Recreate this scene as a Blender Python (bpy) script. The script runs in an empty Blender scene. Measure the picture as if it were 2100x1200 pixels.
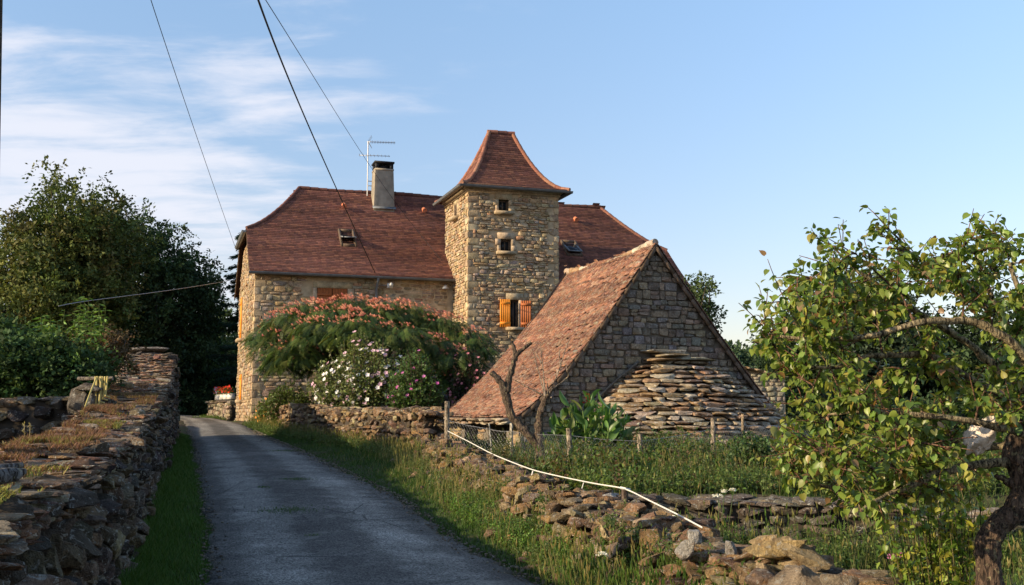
import bpy, math
import numpy as np
from mathutils import Vector
R = math.radians
rng = np.random.default_rng(11)
scene = bpy.context.scene
# ------------------------------------------------------------ camera, sky, sun
F = 2140.0; PITCH = math.atan(245 / F); EYE = 1.65
cam = bpy.data.cameras.new("camera"); camo = bpy.data.objects.new("camera", cam)
scene.collection.objects.link(camo); scene.camera = camo
camo.location = (0, 0, EYE); camo.rotation_euler = (R(90) + PITCH, 0, 0)
cam.sensor_width = 36; cam.sensor_fit = 'HORIZONTAL'; cam.lens = 36 * F / 2100
cam.clip_start = .05; cam.clip_end = 3000
SUN = np.array([-.912, -.409]); SUN /= np.linalg.norm(SUN); EL = R(18)
sun_dir = Vector((SUN[0] * math.cos(EL), SUN[1] * math.cos(EL), math.sin(EL)))
sl = bpy.data.lights.new("sun", 'SUN'); so = bpy.data.objects.new("sun", sl)
scene.collection.objects.link(so); sl.energy = 4.4; sl.angle = R(.6); sl.color = (1, .80, .53)
so.rotation_euler = sun_dir.to_track_quat('Z', 'Y').to_euler(); so.location = (-20, -10, 20)
scene.view_settings.view_transform = 'Standard'; scene.view_settings.look = 'None'
scene.view_settings.exposure = 0.86; scene.view_settings.gamma = 1
world = bpy.data.worlds.new("World"); scene.world = world; world.use_nodes = True
wt = world.node_tree

def nd(nt, typ, **kw):
    n = nt.nodes.new(typ)
    for k, v in kw.items():
        if k.startswith('i_'):
            s = n.inputs[k[2:].replace('_', ' ')] if not k[2:].isdigit() else n.inputs[int(k[2:])]
            if isinstance(v, bpy.types.NodeSocket): nt.links.new(v, s)
            else: s.default_value = v
        else: setattr(n, k, v)
    return n
def mth(nt, op, a, b=None, clamp=False):
    n = nt.nodes.new('ShaderNodeMath'); n.operation = op; n.use_clamp = clamp
    for i, v in enumerate((a, b)):
        if v is None: continue
        if isinstance(v, bpy.types.NodeSocket): nt.links.new(v, n.inputs[i])
        else: n.inputs[i].default_value = v
    return n.outputs[0]
def mix(nt, f, a, b, bt='MIX'):
    n = nt.nodes.new('ShaderNodeMix'); n.data_type = 'RGBA'; n.blend_type = bt
    for i, v in ((0, f), (6, a), (7, b)):
        if isinstance(v, bpy.types.NodeSocket): nt.links.new(v, n.inputs[i])
        else: n.inputs[i].default_value = v if i == 0 else (*v, 1)[:4]
    return n.outputs[2]
def ramp(nt, f, a, b, ease=True):
    n = nt.nodes.new('ShaderNodeMapRange'); n.interpolation_type = 'SMOOTHSTEP' if ease else 'LINEAR'
    nt.links.new(f, n.inputs[0]); n.inputs[1].default_value = a; n.inputs[2].default_value = b
    return n.outputs[0]
def noise(nt, vec, scale, detail=4, rough=.55, dist=0):
    n = nd(nt, 'ShaderNodeTexNoise', i_Scale=scale, i_Detail=detail, i_Roughness=rough, i_Distortion=dist)
    if vec is not None: nt.links.new(vec, n.inputs['Vector'])
    return n.outputs[0]

bg = wt.nodes['Background']
sky = nd(wt, 'ShaderNodeTexSky'); sky.sky_type = 'NISHITA'; sky.sun_disc = False
sky.sun_elevation = EL; sky.sun_rotation = math.atan2(SUN[0], SUN[1])
sky.altitude = 200; sky.air_density = 1.0; sky.dust_density = .5; sky.ozone_density = 1.3
tc = nd(wt, 'ShaderNodeTexCoord')
sep = nd(wt, 'ShaderNodeSeparateXYZ', i_0=tc.outputs['Generated'])
# flat cloud layer: project the direction on a plane high above
zc = mth(wt, 'MAXIMUM', sep.outputs[2], .02)
zq = mth(wt, 'ADD', zc, .12)
cx = mth(wt, 'DIVIDE', sep.outputs[0], zq); cy = mth(wt, 'DIVIDE', sep.outputs[1], zq)
cv = nd(wt, 'ShaderNodeCombineXYZ', i_X=cx, i_Y=cy).outputs[0]
az = mth(wt, 'DIVIDE', sep.outputs[0], mth(wt, 'MAXIMUM', sep.outputs[1], .05))
big = noise(wt, cv, .9, 6, .5, .5)
cvs = nd(wt, 'ShaderNodeVectorMath', operation='MULTIPLY', i_0=cv, i_1=(1.0, 2.2, 1)).outputs[0]
small = noise(wt, cvs, 2.6, 8, .6, .3)
leftm = ramp(wt, az, -.05, -.42)
highm = ramp(wt, sep.outputs[2], .36, .24)
dens = mth(wt, 'ADD', mth(wt, 'MULTIPLY', big, .55), mth(wt, 'MULTIPLY', small, .55))
dens = mth(wt, 'ADD', dens, mth(wt, 'MULTIPLY', mth(wt, 'MULTIPLY', leftm, highm), .17))
dens = mth(wt, 'ADD', dens, mth(wt, 'MULTIPLY', leftm, .05))
cl = ramp(wt, dens, .57, .82)
cl = mth(wt, 'MULTIPLY', cl, ramp(wt, az, .10, -.22))
cl = mth(wt, 'MULTIPLY', cl, .78)
hz_ = nd(wt, 'ShaderNodeMapRange', i_1=0.0, i_2=.38, i_3=.54, i_4=1.0); wt.links.new(sep.outputs[2], hz_.inputs[0])
sk_ = mix(wt, 1.0, sky.outputs[0], nd(wt, 'ShaderNodeCombineColor', i_0=mth(wt, 'POWER', hz_.outputs[0], .8), i_1=mth(wt, 'POWER', hz_.outputs[0], 1.15), i_2=mth(wt, 'POWER', hz_.outputs[0], 1.1)).outputs[0], 'MULTIPLY')
skycol = mix(wt, cl, sk_, (3.5, 3.5, 3.8))
wt.links.new(skycol, bg.inputs[0]); bg.inputs[1].default_value = .15

# ------------------------------------------------------------ helpers
def at(px, py, Y):
    u = (px - 1050) / F; v = (600 - py) / F
    d = np.array([u, math.cos(PITCH) - v * math.sin(PITCH), math.sin(PITCH) + v * math.cos(PITCH)])
    d = d * (Y / d[1]); return np.array([d[0], Y, EYE + d[2]])
def hit(o, ex, px, py):
    """(u, z) where the pixel's ray meets the vertical plane through o along ex"""
    d = at(px, py, 1.0) - np.array([0, 0, EYE])
    A = np.array([[d[0], -ex[0]], [d[1], -ex[1]]]); t, u = np.linalg.solve(A, np.array(o[:2], float))
    return u, EYE + t * d[2]
def nrm(v):
    v = np.asarray(v, float); return v / np.maximum(np.linalg.norm(v, axis=-1, keepdims=True), 1e-9)
def cat(*a): return np.concatenate(a)

class MB:
    def __init__(s): s.v = []; s.c = []; s.f = {3: [], 4: []}; s.m = {3: [], 4: []}; s.n = 0
    def add(s, V, faces, col=(1, 1, 1), m=0):
        V = np.asarray(V, float); n = len(V)
        s.v.append(V); c = np.asarray(col, float); s.c.append(np.broadcast_to(c, (n, 3)) if c.ndim == 1 else c)
        for k in (3, 4):
            fk = [f for f in faces if len(f) == k] if not isinstance(faces, np.ndarray) else (faces if faces.shape[1] == k else [])
            if len(fk):
                s.f[k].append(np.asarray(fk, int) + s.n); s.m[k].append(np.full(len(fk), m))
        s.n += n
    def inst(s, proto, M, T, C, m=0):
        """many copies of proto (V, F3, F4): M (N,3,3) columns are the axes, T (N,3), C (N,3)"""
        V, F3, F4 = proto; N = len(T)
        if N == 0: return
        W = (np.einsum('nij,mj->nmi', M, V) + T[:, None, :]).reshape(-1, 3)
        off = (np.arange(N) * len(V))[:, None, None] + s.n
        s.v.append(W); s.c.append(np.repeat(np.broadcast_to(np.asarray(C, float), (N, 3)), len(V), axis=0))
        for k, Fk in ((3, F3), (4, F4)):
            if len(Fk):
                f = (np.asarray(Fk)[None] + off).reshape(-1, k); s.f[k].append(f); s.m[k].append(np.full(len(f), m))
        s.n += len(W)
    def box(s, c, ax, size, col=(1, 1, 1), m=0):
        """box centred at c with axes rows ax and full sizes"""
        ax = np.asarray(ax, float); sz = np.asarray(size, float) / 2
        V = np.array([[x, y, z] for x in (-1, 1) for y in (-1, 1) for z in (-1, 1)], float) * sz
        s.add(V @ ax + np.asarray(c, float), [(0, 1, 3, 2), (4, 6, 7, 5), (0, 4, 5, 1), (2, 3, 7, 6), (0, 2, 6, 4), (1, 5, 7, 3)], col, m)
    def tube(s, P, r, n=8, col=(1, 1, 1), m=0, cap=True, jit=0, flute=0):
        P = np.asarray(P, float); k = len(P); r = np.broadcast_to(np.asarray(r, float), (k,))
        T = nrm(np.gradient(P, axis=0)); up = np.array([0, 0, 1.]) if abs(T[0][2]) < .9 else np.array([1., 0, 0])
        a = nrm(np.cross(T[0], up)); V = []
        for i in range(k):
            a = nrm(a - T[i] * np.dot(a, T[i])); b = np.cross(T[i], a)
            th = np.linspace(0, 2 * np.pi, n, endpoint=False)
            rr = r[i] * (1 + (rng.uniform(-jit, jit, n) if jit else 0) + (flute * (np.sin(3 * th + i * .12) * .8 + np.sin(5 * th - i * .21 + 1) * .6 + np.sin(11 * th + i * .35) * .5 + .5 * math.sin(i * .55) + .35 * math.sin(i * 1.3 + 2)) if flute else 0))
            V.append(P[i] + (np.cos(th) * rr)[:, None] * a + (np.sin(th) * rr)[:, None] * b)
        V = cat(*V); f = []
        for i in range(k - 1):
            for j in range(n): f.append((i * n + j, i * n + (j + 1) % n, (i + 1) * n + (j + 1) % n, (i + 1) * n + j))
        if cap:
            V = cat(V, [P[0], P[-1]]); e = k * n
            f += [(e, (j + 1) % n, j) for j in range(n)] + [(e + 1, (k - 1) * n + j, (k - 1) * n + (j + 1) % n) for j in range(n)]
        s.add(V, f, col, m)
    def grid(s, G, col=(1, 1, 1), m=0):
        G = np.asarray(G, float); a, b = G.shape[:2]; i = np.arange(a * b).reshape(a, b)
        s.add(G.reshape(-1, 3), np.stack([i[:-1, :-1], i[1:, :-1], i[1:, 1:], i[:-1, 1:]], -1).reshape(-1, 4),
              col if np.asarray(col).ndim == 1 else np.asarray(col).reshape(-1, 3), m)
    def build(s, name, mats, parent=None, origin=None, smooth=None):
        me = bpy.data.meshes.new(name)
        V = cat(*s.v); C = cat(*s.c)
        o = np.array(parent['_o'] if parent is not None else (origin if origin is not None else (0, 0, 0)), float)
        me.vertices.add(len(V)); me.vertices.foreach_set('co', (V - o).astype(np.float32).ravel())
        f3 = cat(*s.f[3]) if s.f[3] else np.zeros((0, 3), int); f4 = cat(*s.f[4]) if s.f[4] else np.zeros((0, 4), int)
        m3 = cat(*s.m[3]) if s.m[3] else []; m4 = cat(*s.m[4]) if s.m[4] else []
        loops = cat(f3.ravel(), f4.ravel()).astype(np.int32); n3, n4 = len(f3), len(f4)
        me.loops.add(len(loops)); me.loops.foreach_set('vertex_index', loops)
        me.polygons.add(n3 + n4)
        me.polygons.foreach_set('loop_start', cat(np.arange(n3) * 3, n3 * 3 + np.arange(n4) * 4).astype(np.int32))
        if not isinstance(mats, (list, tuple)): mats = [mats]
        for m in mats: me.materials.append(m)
        me.polygons.foreach_set('material_index', cat(m3, m4).astype(np.int32))
        me.update(calc_edges=True)
        at_ = me.color_attributes.new('col', 'FLOAT_COLOR', 'POINT')
        at_.data.foreach_set('color', np.concatenate([C, np.ones((len(C), 1))], 1).astype(np.float32).ravel())
        if smooth is not None:
            me.polygons.foreach_set('use_smooth', np.ones(n3 + n4, bool))
            if smooth < 180: me.set_sharp_from_angle(angle=R(smooth))
        me.validate()
        ob = bpy.data.objects.new(name, me); scene.collection.objects.link(ob)
        ob['_o'] = [float(x) for x in o]
        if parent is not None: ob.parent = parent
        else: ob.location = [float(x) for x in o]
        return ob
def tag(o, label=None, cat_=None, group=None, kind=None):
    if label: o['label'] = label
    if cat_: o['category'] = cat_
    if group: o['group'] = group
    if kind: o['kind'] = kind
    return o
def thing(name, loc, label, cat_, group=None):
    o = bpy.data.objects.new(name, None); scene.collection.objects.link(o)
    o.location = [float(x) for x in loc]; o['_o'] = [float(x) for x in loc]; o.empty_display_size = .3
    return tag(o, label, cat_, group)

# ------------------------------------------------------------ materials
def base_mat(name, rough=.9):
    m = bpy.data.materials.new(name); m.use_nodes = True; nt = m.node_tree
    b = nt.nodes['Principled BSDF']; b.inputs['Roughness'].default_value = rough
    b.inputs['Specular IOR Level'].default_value = .25
    return m, nt, b
def pos(nt): return nd(nt, 'ShaderNodeNewGeometry').outputs['Position']
def colattr(nt): return nd(nt, 'ShaderNodeVertexColor', layer_name='col').outputs[0]
def bump(nt, b, h, strength, dist=.02):
    n = nd(nt, 'ShaderNodeBump', i_Strength=strength, i_Distance=dist, i_Height=h); nt.links.new(n.outputs[0], b.inputs['Normal'])
def vary(nt, c, vec, scale, lo=.75, hi=1.2, detail=4):
    n = noise(nt, vec, scale, detail)
    k = nd(nt, 'ShaderNodeMapRange', i_1=.3, i_2=.7, i_3=lo, i_4=hi); nt.links.new(n, k.inputs[0])
    return mix(nt, 1.0, c, nd(nt, 'ShaderNodeCombineColor', i_0=k.outputs[0], i_1=k.outputs[0], i_2=k.outputs[0]).outputs[0], 'MULTIPLY')
def stone_mat(name, sc=1.0, lichen=.0, moss=.0, orange=.0, bstr=.6, bdist=.02, dark=.0):
    m, nt, b = base_mat(name, .92); p = pos(nt); c = colattr(nt)
    c = vary(nt, c, p, 3.2 * sc, .65, 1.3, 6); c = vary(nt, c, p, 22 * sc, .72, 1.25, 4)
    if dark: c = mix(nt, mth(nt, 'MULTIPLY', ramp(nt, noise(nt, p, 5 * sc, 5, .65), .5, .62), dark), c, (.035, .03, .026))
    if moss: c = mix(nt, mth(nt, 'MULTIPLY', ramp(nt, noise(nt, p, 2.6 * sc, 5, .7), .5, .62), moss), c, (.10, .05, .025))
    if orange: c = mix(nt, mth(nt, 'MULTIPLY', ramp(nt, noise(nt, p, 6.1 * sc, 4, .6), .58, .66), orange), c, (.42, .22, .07))
    if lichen: c = mix(nt, mth(nt, 'MULTIPLY', ramp(nt, noise(nt, p, 8.3 * sc, 6, .72, .6), .565, .61), lichen), c, (.55, .54, .48))
    nt.links.new(c, b.inputs['Base Color'])
    h = mth(nt, 'ADD', noise(nt, p, 14 * sc, 6, .65), mth(nt, 'MULTIPLY', noise(nt, p, 60 * sc, 4, .7), .4))
    bump(nt, b, h, bstr, bdist); return m
def plain(name, col, rough=.8, metal=0, var=.0, sc=8, bs=0):
    m, nt, b = base_mat(name, rough); p = pos(nt); b.inputs['Metallic'].default_value = metal
    rgb = nd(nt, 'ShaderNodeRGB'); rgb.outputs[0].default_value = (*col, 1); c = rgb.outputs[0]
    if var: c = vary(nt, c, p, sc, 1 - var, 1 + var, 5)
    nt.links.new(c, b.inputs['Base Color'])
    if bs: bump(nt, b, noise(nt, p, sc * 6, 5, .6), bs, .01)
    return m
def attr_mat(name, rough=.85, sc=12, lo=.75, hi=1.2, bs=.3, bd=.01):
    m, nt, b = base_mat(name, rough); p = pos(nt); nt.links.new(vary(nt, colattr(nt), p, sc, lo, hi, 5), b.inputs['Base Color'])
    if bs: bump(nt, b, noise(nt, p, sc * 4, 5, .6), bs, bd)
    return m
def leaf_mat(name, trans=.35, rough=.5, spec=.3):
    m, nt, b = base_mat(name, rough); c = colattr(nt); b.inputs['Specular IOR Level'].default_value = spec
    nt.links.new(c, b.inputs['Base Color'])
    t = nd(nt, 'ShaderNodeBsdfTranslucent'); nt.links.new(mix(nt, 1.0, c, (1.0, 1.0, .45), 'MULTIPLY'), t.inputs[0])
    mx = nd(nt, 'ShaderNodeMixShader', i_0=trans); nt.links.new(b.outputs[0], mx.inputs[1]); nt.links.new(t.outputs[0], mx.inputs[2])
    nt.links.new(mx.outputs[0], nt.nodes['Material Output'].inputs[0]); return m
M = {}
M['house_stone'] = stone_mat('house_stone', 1.3, .15, .15, .2, 1.0, .05, .12)
M['quoin'] = stone_mat('quoin_stone', 1.3, .12, .12, .15, .8, .015, .15)
M['mortar'] = plain('lime_mortar', (.46, .35, .22), .95, 0, .3, 3, .8)
M['barn_stone'] = stone_mat('barn_stone', 1.6, .3, .2, .03, 1.0, .05, .35)
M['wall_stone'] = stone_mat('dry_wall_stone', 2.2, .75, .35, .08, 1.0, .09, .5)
M['wall_top'] = stone_mat('wall_cap_stone', 2.5, .85, .5, .25, 1.0, .07, .35)
M['slab_stone'] = stone_mat('roof_slab_stone', 2.0, .7, .5, .3, 1.0, .03, .3)
M['ruin_stone'] = stone_mat('tumbled_stone', 2.4, .6, .45, .35, 1.0, .09, .4)
M['barn_joint'] = plain('barn_joint_mortar', (.13, .11, .088), 1, 0, .4, 5, .8)
M['core'] = plain('wall_core_earth', (.045, .036, .028), 1, 0, .4, 4, .5)
M['tile'] = attr_mat('clay_tile', .85, 14, .7, 1.25, .3)
M['tile_old'] = stone_mat('weathered_clay_tile', 2.6, .4, .0, .18, .7, .01, .3)
M['under'] = plain('roof_underlay', (.05, .025, .018), .9)
M['zinc'] = plain('zinc', (.17, .18, .19), .5, .3, .25, 5)
M['render'] = plain('grey_render', (.30, .26, .20), .95, 0, .3, 3, .6)
M['glass'] = plain('window_glass', (.02, .025, .03), .08)
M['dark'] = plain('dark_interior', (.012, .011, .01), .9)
M['oldwood'] = plain('weathered_wood', (.12, .085, .06), .9, 0, .4, 12, .5)
M['paint_orange'] = plain('orange_paint', (.78, .27, .03), .55, 0, .12, 9)
M['paint_brown_shaded'] = plain('brown_and_shaded_orange_paint', (.36, .11, .035), .6, 0, .15, 9)  # brown-orange paint, also the orange darkened for the shaded tower shutter
M['alu'] = plain('grey_metal', (.35, .35, .36), .4, .6)
M['white'] = plain('white_plastic', (.60, .59, .55), .6)
M['cable'] = plain('black_cable', (.015, .015, .017), .6)
m, nt, b = base_mat('bark', .95); p = pos(nt)
ps = nd(nt, 'ShaderNodeVectorMath', operation='MULTIPLY', i_0=p, i_1=(1, 1, .28)).outputs[0]
h1 = noise(nt, ps, 55, 5, .65, .8); h2 = noise(nt, ps, 16, 4, .6, .5); c = vary(nt, colattr(nt), p, 9, .6, 1.45, 5)
c = mix(nt, ramp(nt, h1, .38, .6), (.025, .018, .013), c); c = mix(nt, mth(nt, 'MULTIPLY', ramp(nt, noise(nt, p, 26, 5, .7), .57, .63), .6), c, (.33, .29, .16))
nt.links.new(c, b.inputs[0]); bump(nt, b, mth(nt, 'ADD', h1, h2), 1.0, .035); M['bark'] = m
M['leaf'] = leaf_mat('leaf'); M['leaf_dull'] = leaf_mat('leaf_dull', .22, .7, .15)
M['leaf_gloss'] = leaf_mat('leaf_gloss', .42, .38, .45)
M['grass'] = leaf_mat('grass_blade', .35, .6, .2)
M['petal'] = leaf_mat('petal', .3, .6, .2)
# tile and stone palettes
def pal(cols, N, j=.15, w=None):
    cols = np.array(cols, float); i = rng.choice(len(cols), N, p=None if w is None else np.array(w) / sum(w))
    return np.clip(cols[i] * (1 + rng.uniform(-j, j, (N, 1))) * (1 + rng.uniform(-j / 3, j / 3, (N, 3))), 0, 1)
P_HOUSE = [(.46, .335, .195), (.39, .285, .17), (.51, .395, .25), (.33, .245, .16), (.42, .27, .155), (.37, .31, .235)]
P_BARN = [(.25, .20, .145), (.30, .24, .175), (.20, .165, .13), (.32, .25, .17), (.27, .20, .14), (.22, .20, .18)]
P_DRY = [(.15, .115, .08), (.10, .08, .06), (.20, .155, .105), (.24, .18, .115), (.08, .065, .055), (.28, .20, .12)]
P_RUIN = [(.40, .26, .12), (.27, .18, .10), (.46, .35, .21), (.19, .13, .09), (.36, .23, .12)]
P_SLAB = [(.32, .24, .15), (.38, .31, .22), (.25, .18, .12), (.42, .36, .27), (.32, .20, .11)]
P_TILE = [(.175, .076, .056), (.15, .066, .050), (.20, .088, .062), (.125, .058, .047), (.165, .076, .060), (.225, .10, .066)]
P_TOLD = [(.20, .092, .056), (.165, .074, .048), (.23, .112, .068), (.13, .062, .044), (.20, .12, .08)]

# ------------------------------------------------------------ prototypes
def cube_grid(n):
    """surface of a cube as n x n quads a side, welded"""
    idx = {}; V = []; Fq = []
    def vid(p):
        k = tuple(int(x) for x in p)
        if k not in idx: idx[k] = len(V); V.append([x / n * 2 - 1 for x in k])
        return idx[k]
    for ax in range(3):
        a, b = [(1, 2), (2, 0), (0, 1)][ax]
        for side in (0, n):
            for i in range(n):
                for j in range(n):
                    q = []
                    for di, dj in ((0, 0), (1, 0), (1, 1), (0, 1)):
                        p = [0, 0, 0]; p[ax] = side; p[a] = i + di; p[b] = j + dj; q.append(vid(p))
                    Fq.append(q if side else q[::-1])
    return np.array(V, float), np.array(Fq)
def rock_protos(n, count, p=4.0, cuts=6, jit=.05, cutd=(.62, .95), fr=0, q_=0):
    out = []; V0, Fq = cube_grid(n)
    for _ in range(count):
        V = V0.copy(); r = (np.abs(V) ** p).sum(1) ** (1 / p); V = V / r[:, None]
        V *= np.array([1, 1, 1])
        for _c in range(cuts):
            nv = nrm(rng.normal(size=3)); d = rng.uniform(*cutd) * (np.abs(nv) ** 1.3).sum() ** .8
            e = V @ nv - d; V = V - np.maximum(e, 0)[:, None] * nv
        if fr:
            dsp = np.zeros(len(V))
            for fq in (2.2, 3.7, 6.1, 9.5, 14.0):
                for _k in range(3):
                    dv = rng.normal(size=3); dv /= np.linalg.norm(dv); dsp += np.sin(V @ dv * fq + rng.uniform(0, 6)) / fq
            V = V * (1 + fr * dsp)[:, None]
            V = np.round(V * q_) / q_ * .35 + V * .65 if q_ else V
        V = V + rng.normal(size=V.shape) * jit
        V = V / np.abs(V).max(0) / 2
        out.append((V, np.zeros((0, 3), int), Fq))
    return out
ROCK_HI = rock_protos(7, 18, 9, 14, .012, (.50, .84), .11); ROCK_MID = rock_protos(4, 14, 7, 5, .03, (.66, .95), .08); ROCK_LO = rock_protos(3, 14, 9, 3, .035, (.78, 1), .04)
SLAB_HI = rock_protos(6, 16, 14, 12, .02, (.56, .9), .06); BLOCK = rock_protos(4, 12, 14, 3, .018, (.86, 1.0), .02)
def scatter(mb, protos, A, T, C, m=0):
    A = np.asarray(A); T = np.asarray(T); k = rng.integers(0, len(protos), len(T)); C = np.broadcast_to(C, (len(T), 3))
    for i, pr in enumerate(protos):
        q = k == i
        if q.any(): mb.inst(pr, A[q], T[q], C[q], m)
def axes(X, Y, Z, sx, sy, sz):
    """columns X*sx, Y*sy, Z*sz"""
    f = lambda s: np.asarray(s, float).reshape(-1, 1)
    return np.stack([X * f(sx), Y * f(sy), Z * f(sz)], -1)
def spin(X, Y, a):
    c, s_ = np.cos(a)[:, None], np.sin(a)[:, None]; return X * c + Y * s_, Y * c - X * s_
LEAF = (np.array([[0, 0, 0], [.5, .45, .06], [0, 1, 0], [-.5, .45, .06], [0, .5, -.05]]), np.array([[0, 1, 4], [1, 2, 4], [2, 3, 4], [3, 0, 4]]), np.zeros((0, 4), int))
LEAF2 = (np.array([[0, 0, 0], [.5, .5, .05], [0, 1, 0], [-.5, .5, .05]]), np.array([[0, 1, 2], [0, 2, 3]]), np.zeros((0, 4), int))
BLADE = (np.array([[-.5, 0, 0], [.5, 0, 0], [-.4, .5, .05], [.4, .5, .05], [0, 1, .3]]), np.array([[2, 3, 4]]), np.array([[0, 1, 3, 2]]))
HEART = (np.array([[0, 0, 0], [.30, -.03, .07], [.50, .18, .12], [.50, .42, .12], [.34, .68, .07], [.12, .86, -.02], [0, 1.04, -.10],
                   [-.12, .86, -.02], [-.34, .68, .07], [-.50, .42, .12], [-.50, .18, .12], [-.30, -.03, .07], [0, .3, 0], [0, .66, -.03]]),
         np.array([[0, 1, 12], [1, 2, 12], [2, 3, 12], [3, 13, 12], [3, 4, 13], [4, 5, 13], [5, 6, 13],
                   [6, 7, 13], [7, 8, 13], [8, 9, 13], [9, 12, 13], [9, 10, 12], [10, 11, 12], [11, 0, 12]]), np.zeros((0, 4), int))
def leaf_axes(D, l, w, upb=.6, droop=0):
    """leaf frames growing along D, normals biased upward"""
    D = nrm(D + np.array([0, 0, -1.]) * droop); n = rng.normal(size=D.shape) * .6 + np.array([0, 0, upb * 1.5])
    X = nrm(np.cross(D, n)); Z = np.cross(X, D); return axes(X, D, Z, w, l, l)
# ------------------------------------------------------------ terrain and road
def smooth_interp(xs, ys, rad=1.0):
    def f(x):
        x = np.asarray(x, float); o = np.linspace(-rad, rad, 7)
        return np.mean([np.interp(x + d, xs, ys) for d in o], axis=0)
    return f
zr = smooth_interp([-10, 8, 12, 17, 25, 32, 38, 50, 60, 80, 600], [-.1, 0, .12, .42, .72, .95, 1.22, 1.42, 1.5, 1.6, 1.6], 2.0)
xL = smooth_interp([-10, 0, 5, 10, 12.5, 17, 24, 30, 42, 50, 60, 80], [3.0, .1, -1.45, -2.9, -3.6, -5.03, -7.27, -9.2, -13.1, -16.3, -21.5, -36], 1.0)
xR = smooth_interp([-10, 0, 5, 10.46, 12, 14.9, 19.7, 25, 36, 42, 50, 60, 80], [6.0, 3.15, 1.8, .16, -.54, -1.31, -3.05, -4.97, -9.05, -11.3, -14.6, -19.5, -32], 1.0)
def xW(y): return -.61 - .3 * np.asarray(y)                     # right face of the tall left wall
xG = smooth_interp([-10, 4, 6.5, 8, 12, 16, 20.5, 23.3, 25.5, 29, 37.7, 60], [6, 2.65, 2.0, 1.52, .6, -.44, -1.6, -2.7, -3.9, -5.5, -9.2, -20], .6)  # wall right of the road
def sst(x, a, b): t = np.clip((np.asarray(x, float) - a) / (b - a), 0, 1); return t * t * (3 - 2 * t)
def Gz(x, y):
    x = np.asarray(x, float); y = np.asarray(y, float); z0 = zr(y)
    l = xL(y); r = xR(y); w = xW(y); g = xG(y)
    z = z0 + .10 * sst(l - x, 0, .8) + .14 * sst(x - r, 0, 1.0)
    z = z - .09 * sst(x, l - .05, l + .15) * (1 - sst(x, r - .15, r + .05))
    z = z + (.55 * (1 - sst(y, 34, 40))) * sst(w - .9 - x, -.4, .2)
    gl = np.interp(y, [0, 11.5, 11.9, 22, 36, 50, 90, 200], [-.1, .1, .7, .8, 1.15, 1.2, -1, -3])
    z = z + (gl - z) * sst(x, g + .1, g + .7)
    z = z - np.clip((x - 9), 0, 60) * .11 * sst(y, 5, 14)
    return z + .02 * np.sin(x * 3.1 + y) * np.sin(y * 2.3 - x * .7) * (np.abs(x) < 60)
def axis_pts(segs):
    o = [np.arange(a, b, s) for a, b, s in segs]; return cat(*o, [segs[-1][1]])
gx = axis_pts([(-900, -60, 60), (-60, -20, 4), (-20, -13, .5), (-13, 10, .17), (10, 20, 1), (20, 80, 6), (80, 900, 60)])
gy = axis_pts([(-30, -4, 3), (-4, 24, .17), (24, 42, .35), (42, 80, 2), (80, 300, 20), (300, 1500, 120)])
XX, YY = np.meshgrid(gx, gy, indexing='ij')
mb = MB(); mb.grid(np.stack([XX, YY, Gz(XX, YY)], -1))
m, nt, b = base_mat('ground_soil', .95); p = pos(nt)
c = mix(nt, ramp(nt, noise(nt, p, 1.3, 5, .65), .4, .6), (.075, .055, .035), (.05, .065, .022)); c = vary(nt, c, p, 9, .6, 1.3)
nt.links.new(c, b.inputs[0]); bump(nt, b, noise(nt, p, 12, 6, .7), .8, .03); M['soil'] = m
gr = mb.build('ground', M['soil'], smooth=180); tag(gr, kind='structure')
# road sheet with ragged edges
ys = axis_pts([(-12, 30, .12), (30, 80, .5)]); ts = np.linspace(0, 1, 25)
el = xL(ys) + .05 * np.sin(ys * 5.3) + .04 * np.sin(ys * 11.7 + 1) + rng.normal(size=len(ys)) * .02
er = xR(ys) + .05 * np.sin(ys * 4.7) + .05 * np.sin(ys * 12.9 + 2) + rng.normal(size=len(ys)) * .03
RX = el[:, None] + (er - el)[:, None] * ts; RY = np.repeat(ys[:, None], 25, 1)
RZ = zr(RY) + .012 + .045 * (1 - (2 * ts - 1) ** 2)[None] - .06 * (np.abs(2 * ts - 1) > .99)
rt = np.repeat(np.abs(2 * ts - 1)[None], len(ys), 0)
mb = MB(); mb.grid(np.stack([RX, RY, RZ], -1), np.stack([rt, np.repeat(ts[None], len(ys), 0), rt], -1))
m, nt, b = base_mat('asphalt', .88); p = pos(nt)
sc_ = nd(nt, 'ShaderNodeSeparateColor', i_0=colattr(nt)); t_, s_ = sc_.outputs[0], sc_.outputs[1]
tr = ramp(nt, mth(nt, 'ABSOLUTE', mth(nt, 'SUBTRACT', t_, .5)), .32, .1)     # worn wheel tracks
c = mix(nt, mth(nt, 'MULTIPLY', tr, .8), (.098, .090, .080), (.225, .21, .185))
grit = nd(nt, 'ShaderNodeTexVoronoi', i_Scale=70.0); nt.links.new(p, grit.inputs['Vector'])
k = nd(nt, 'ShaderNodeMapRange', i_1=0, i_2=1, i_3=.3, i_4=1.9); nt.links.new(nd(nt, 'ShaderNodeSeparateColor', i_0=grit.outputs['Color']).outputs[0], k.inputs[0])
c = mix(nt, 1.0, c, nd(nt, 'ShaderNodeCombineColor', i_0=k.outputs[0], i_1=k.outputs[0], i_2=k.outputs[0]).outputs[0], 'MULTIPLY')
c = vary(nt, c, p, .55, .68, 1.3, 6); c = vary(nt, c, p, 2.2, .85, 1.15, 5); c = vary(nt, c, p, 6, .85, 1.15, 5)
ck = nd(nt, 'ShaderNodeTexVoronoi', i_Scale=1.1, feature='DISTANCE_TO_EDGE'); pw_ = nd(nt, 'ShaderNodeVectorMath', operation='ADD', i_0=p, i_1=nd(nt, 'ShaderNodeTexNoise', i_Scale=2.5, i_Detail=5.0).outputs[1]).outputs[0]; nt.links.new(pw_, ck.inputs['Vector'])
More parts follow.
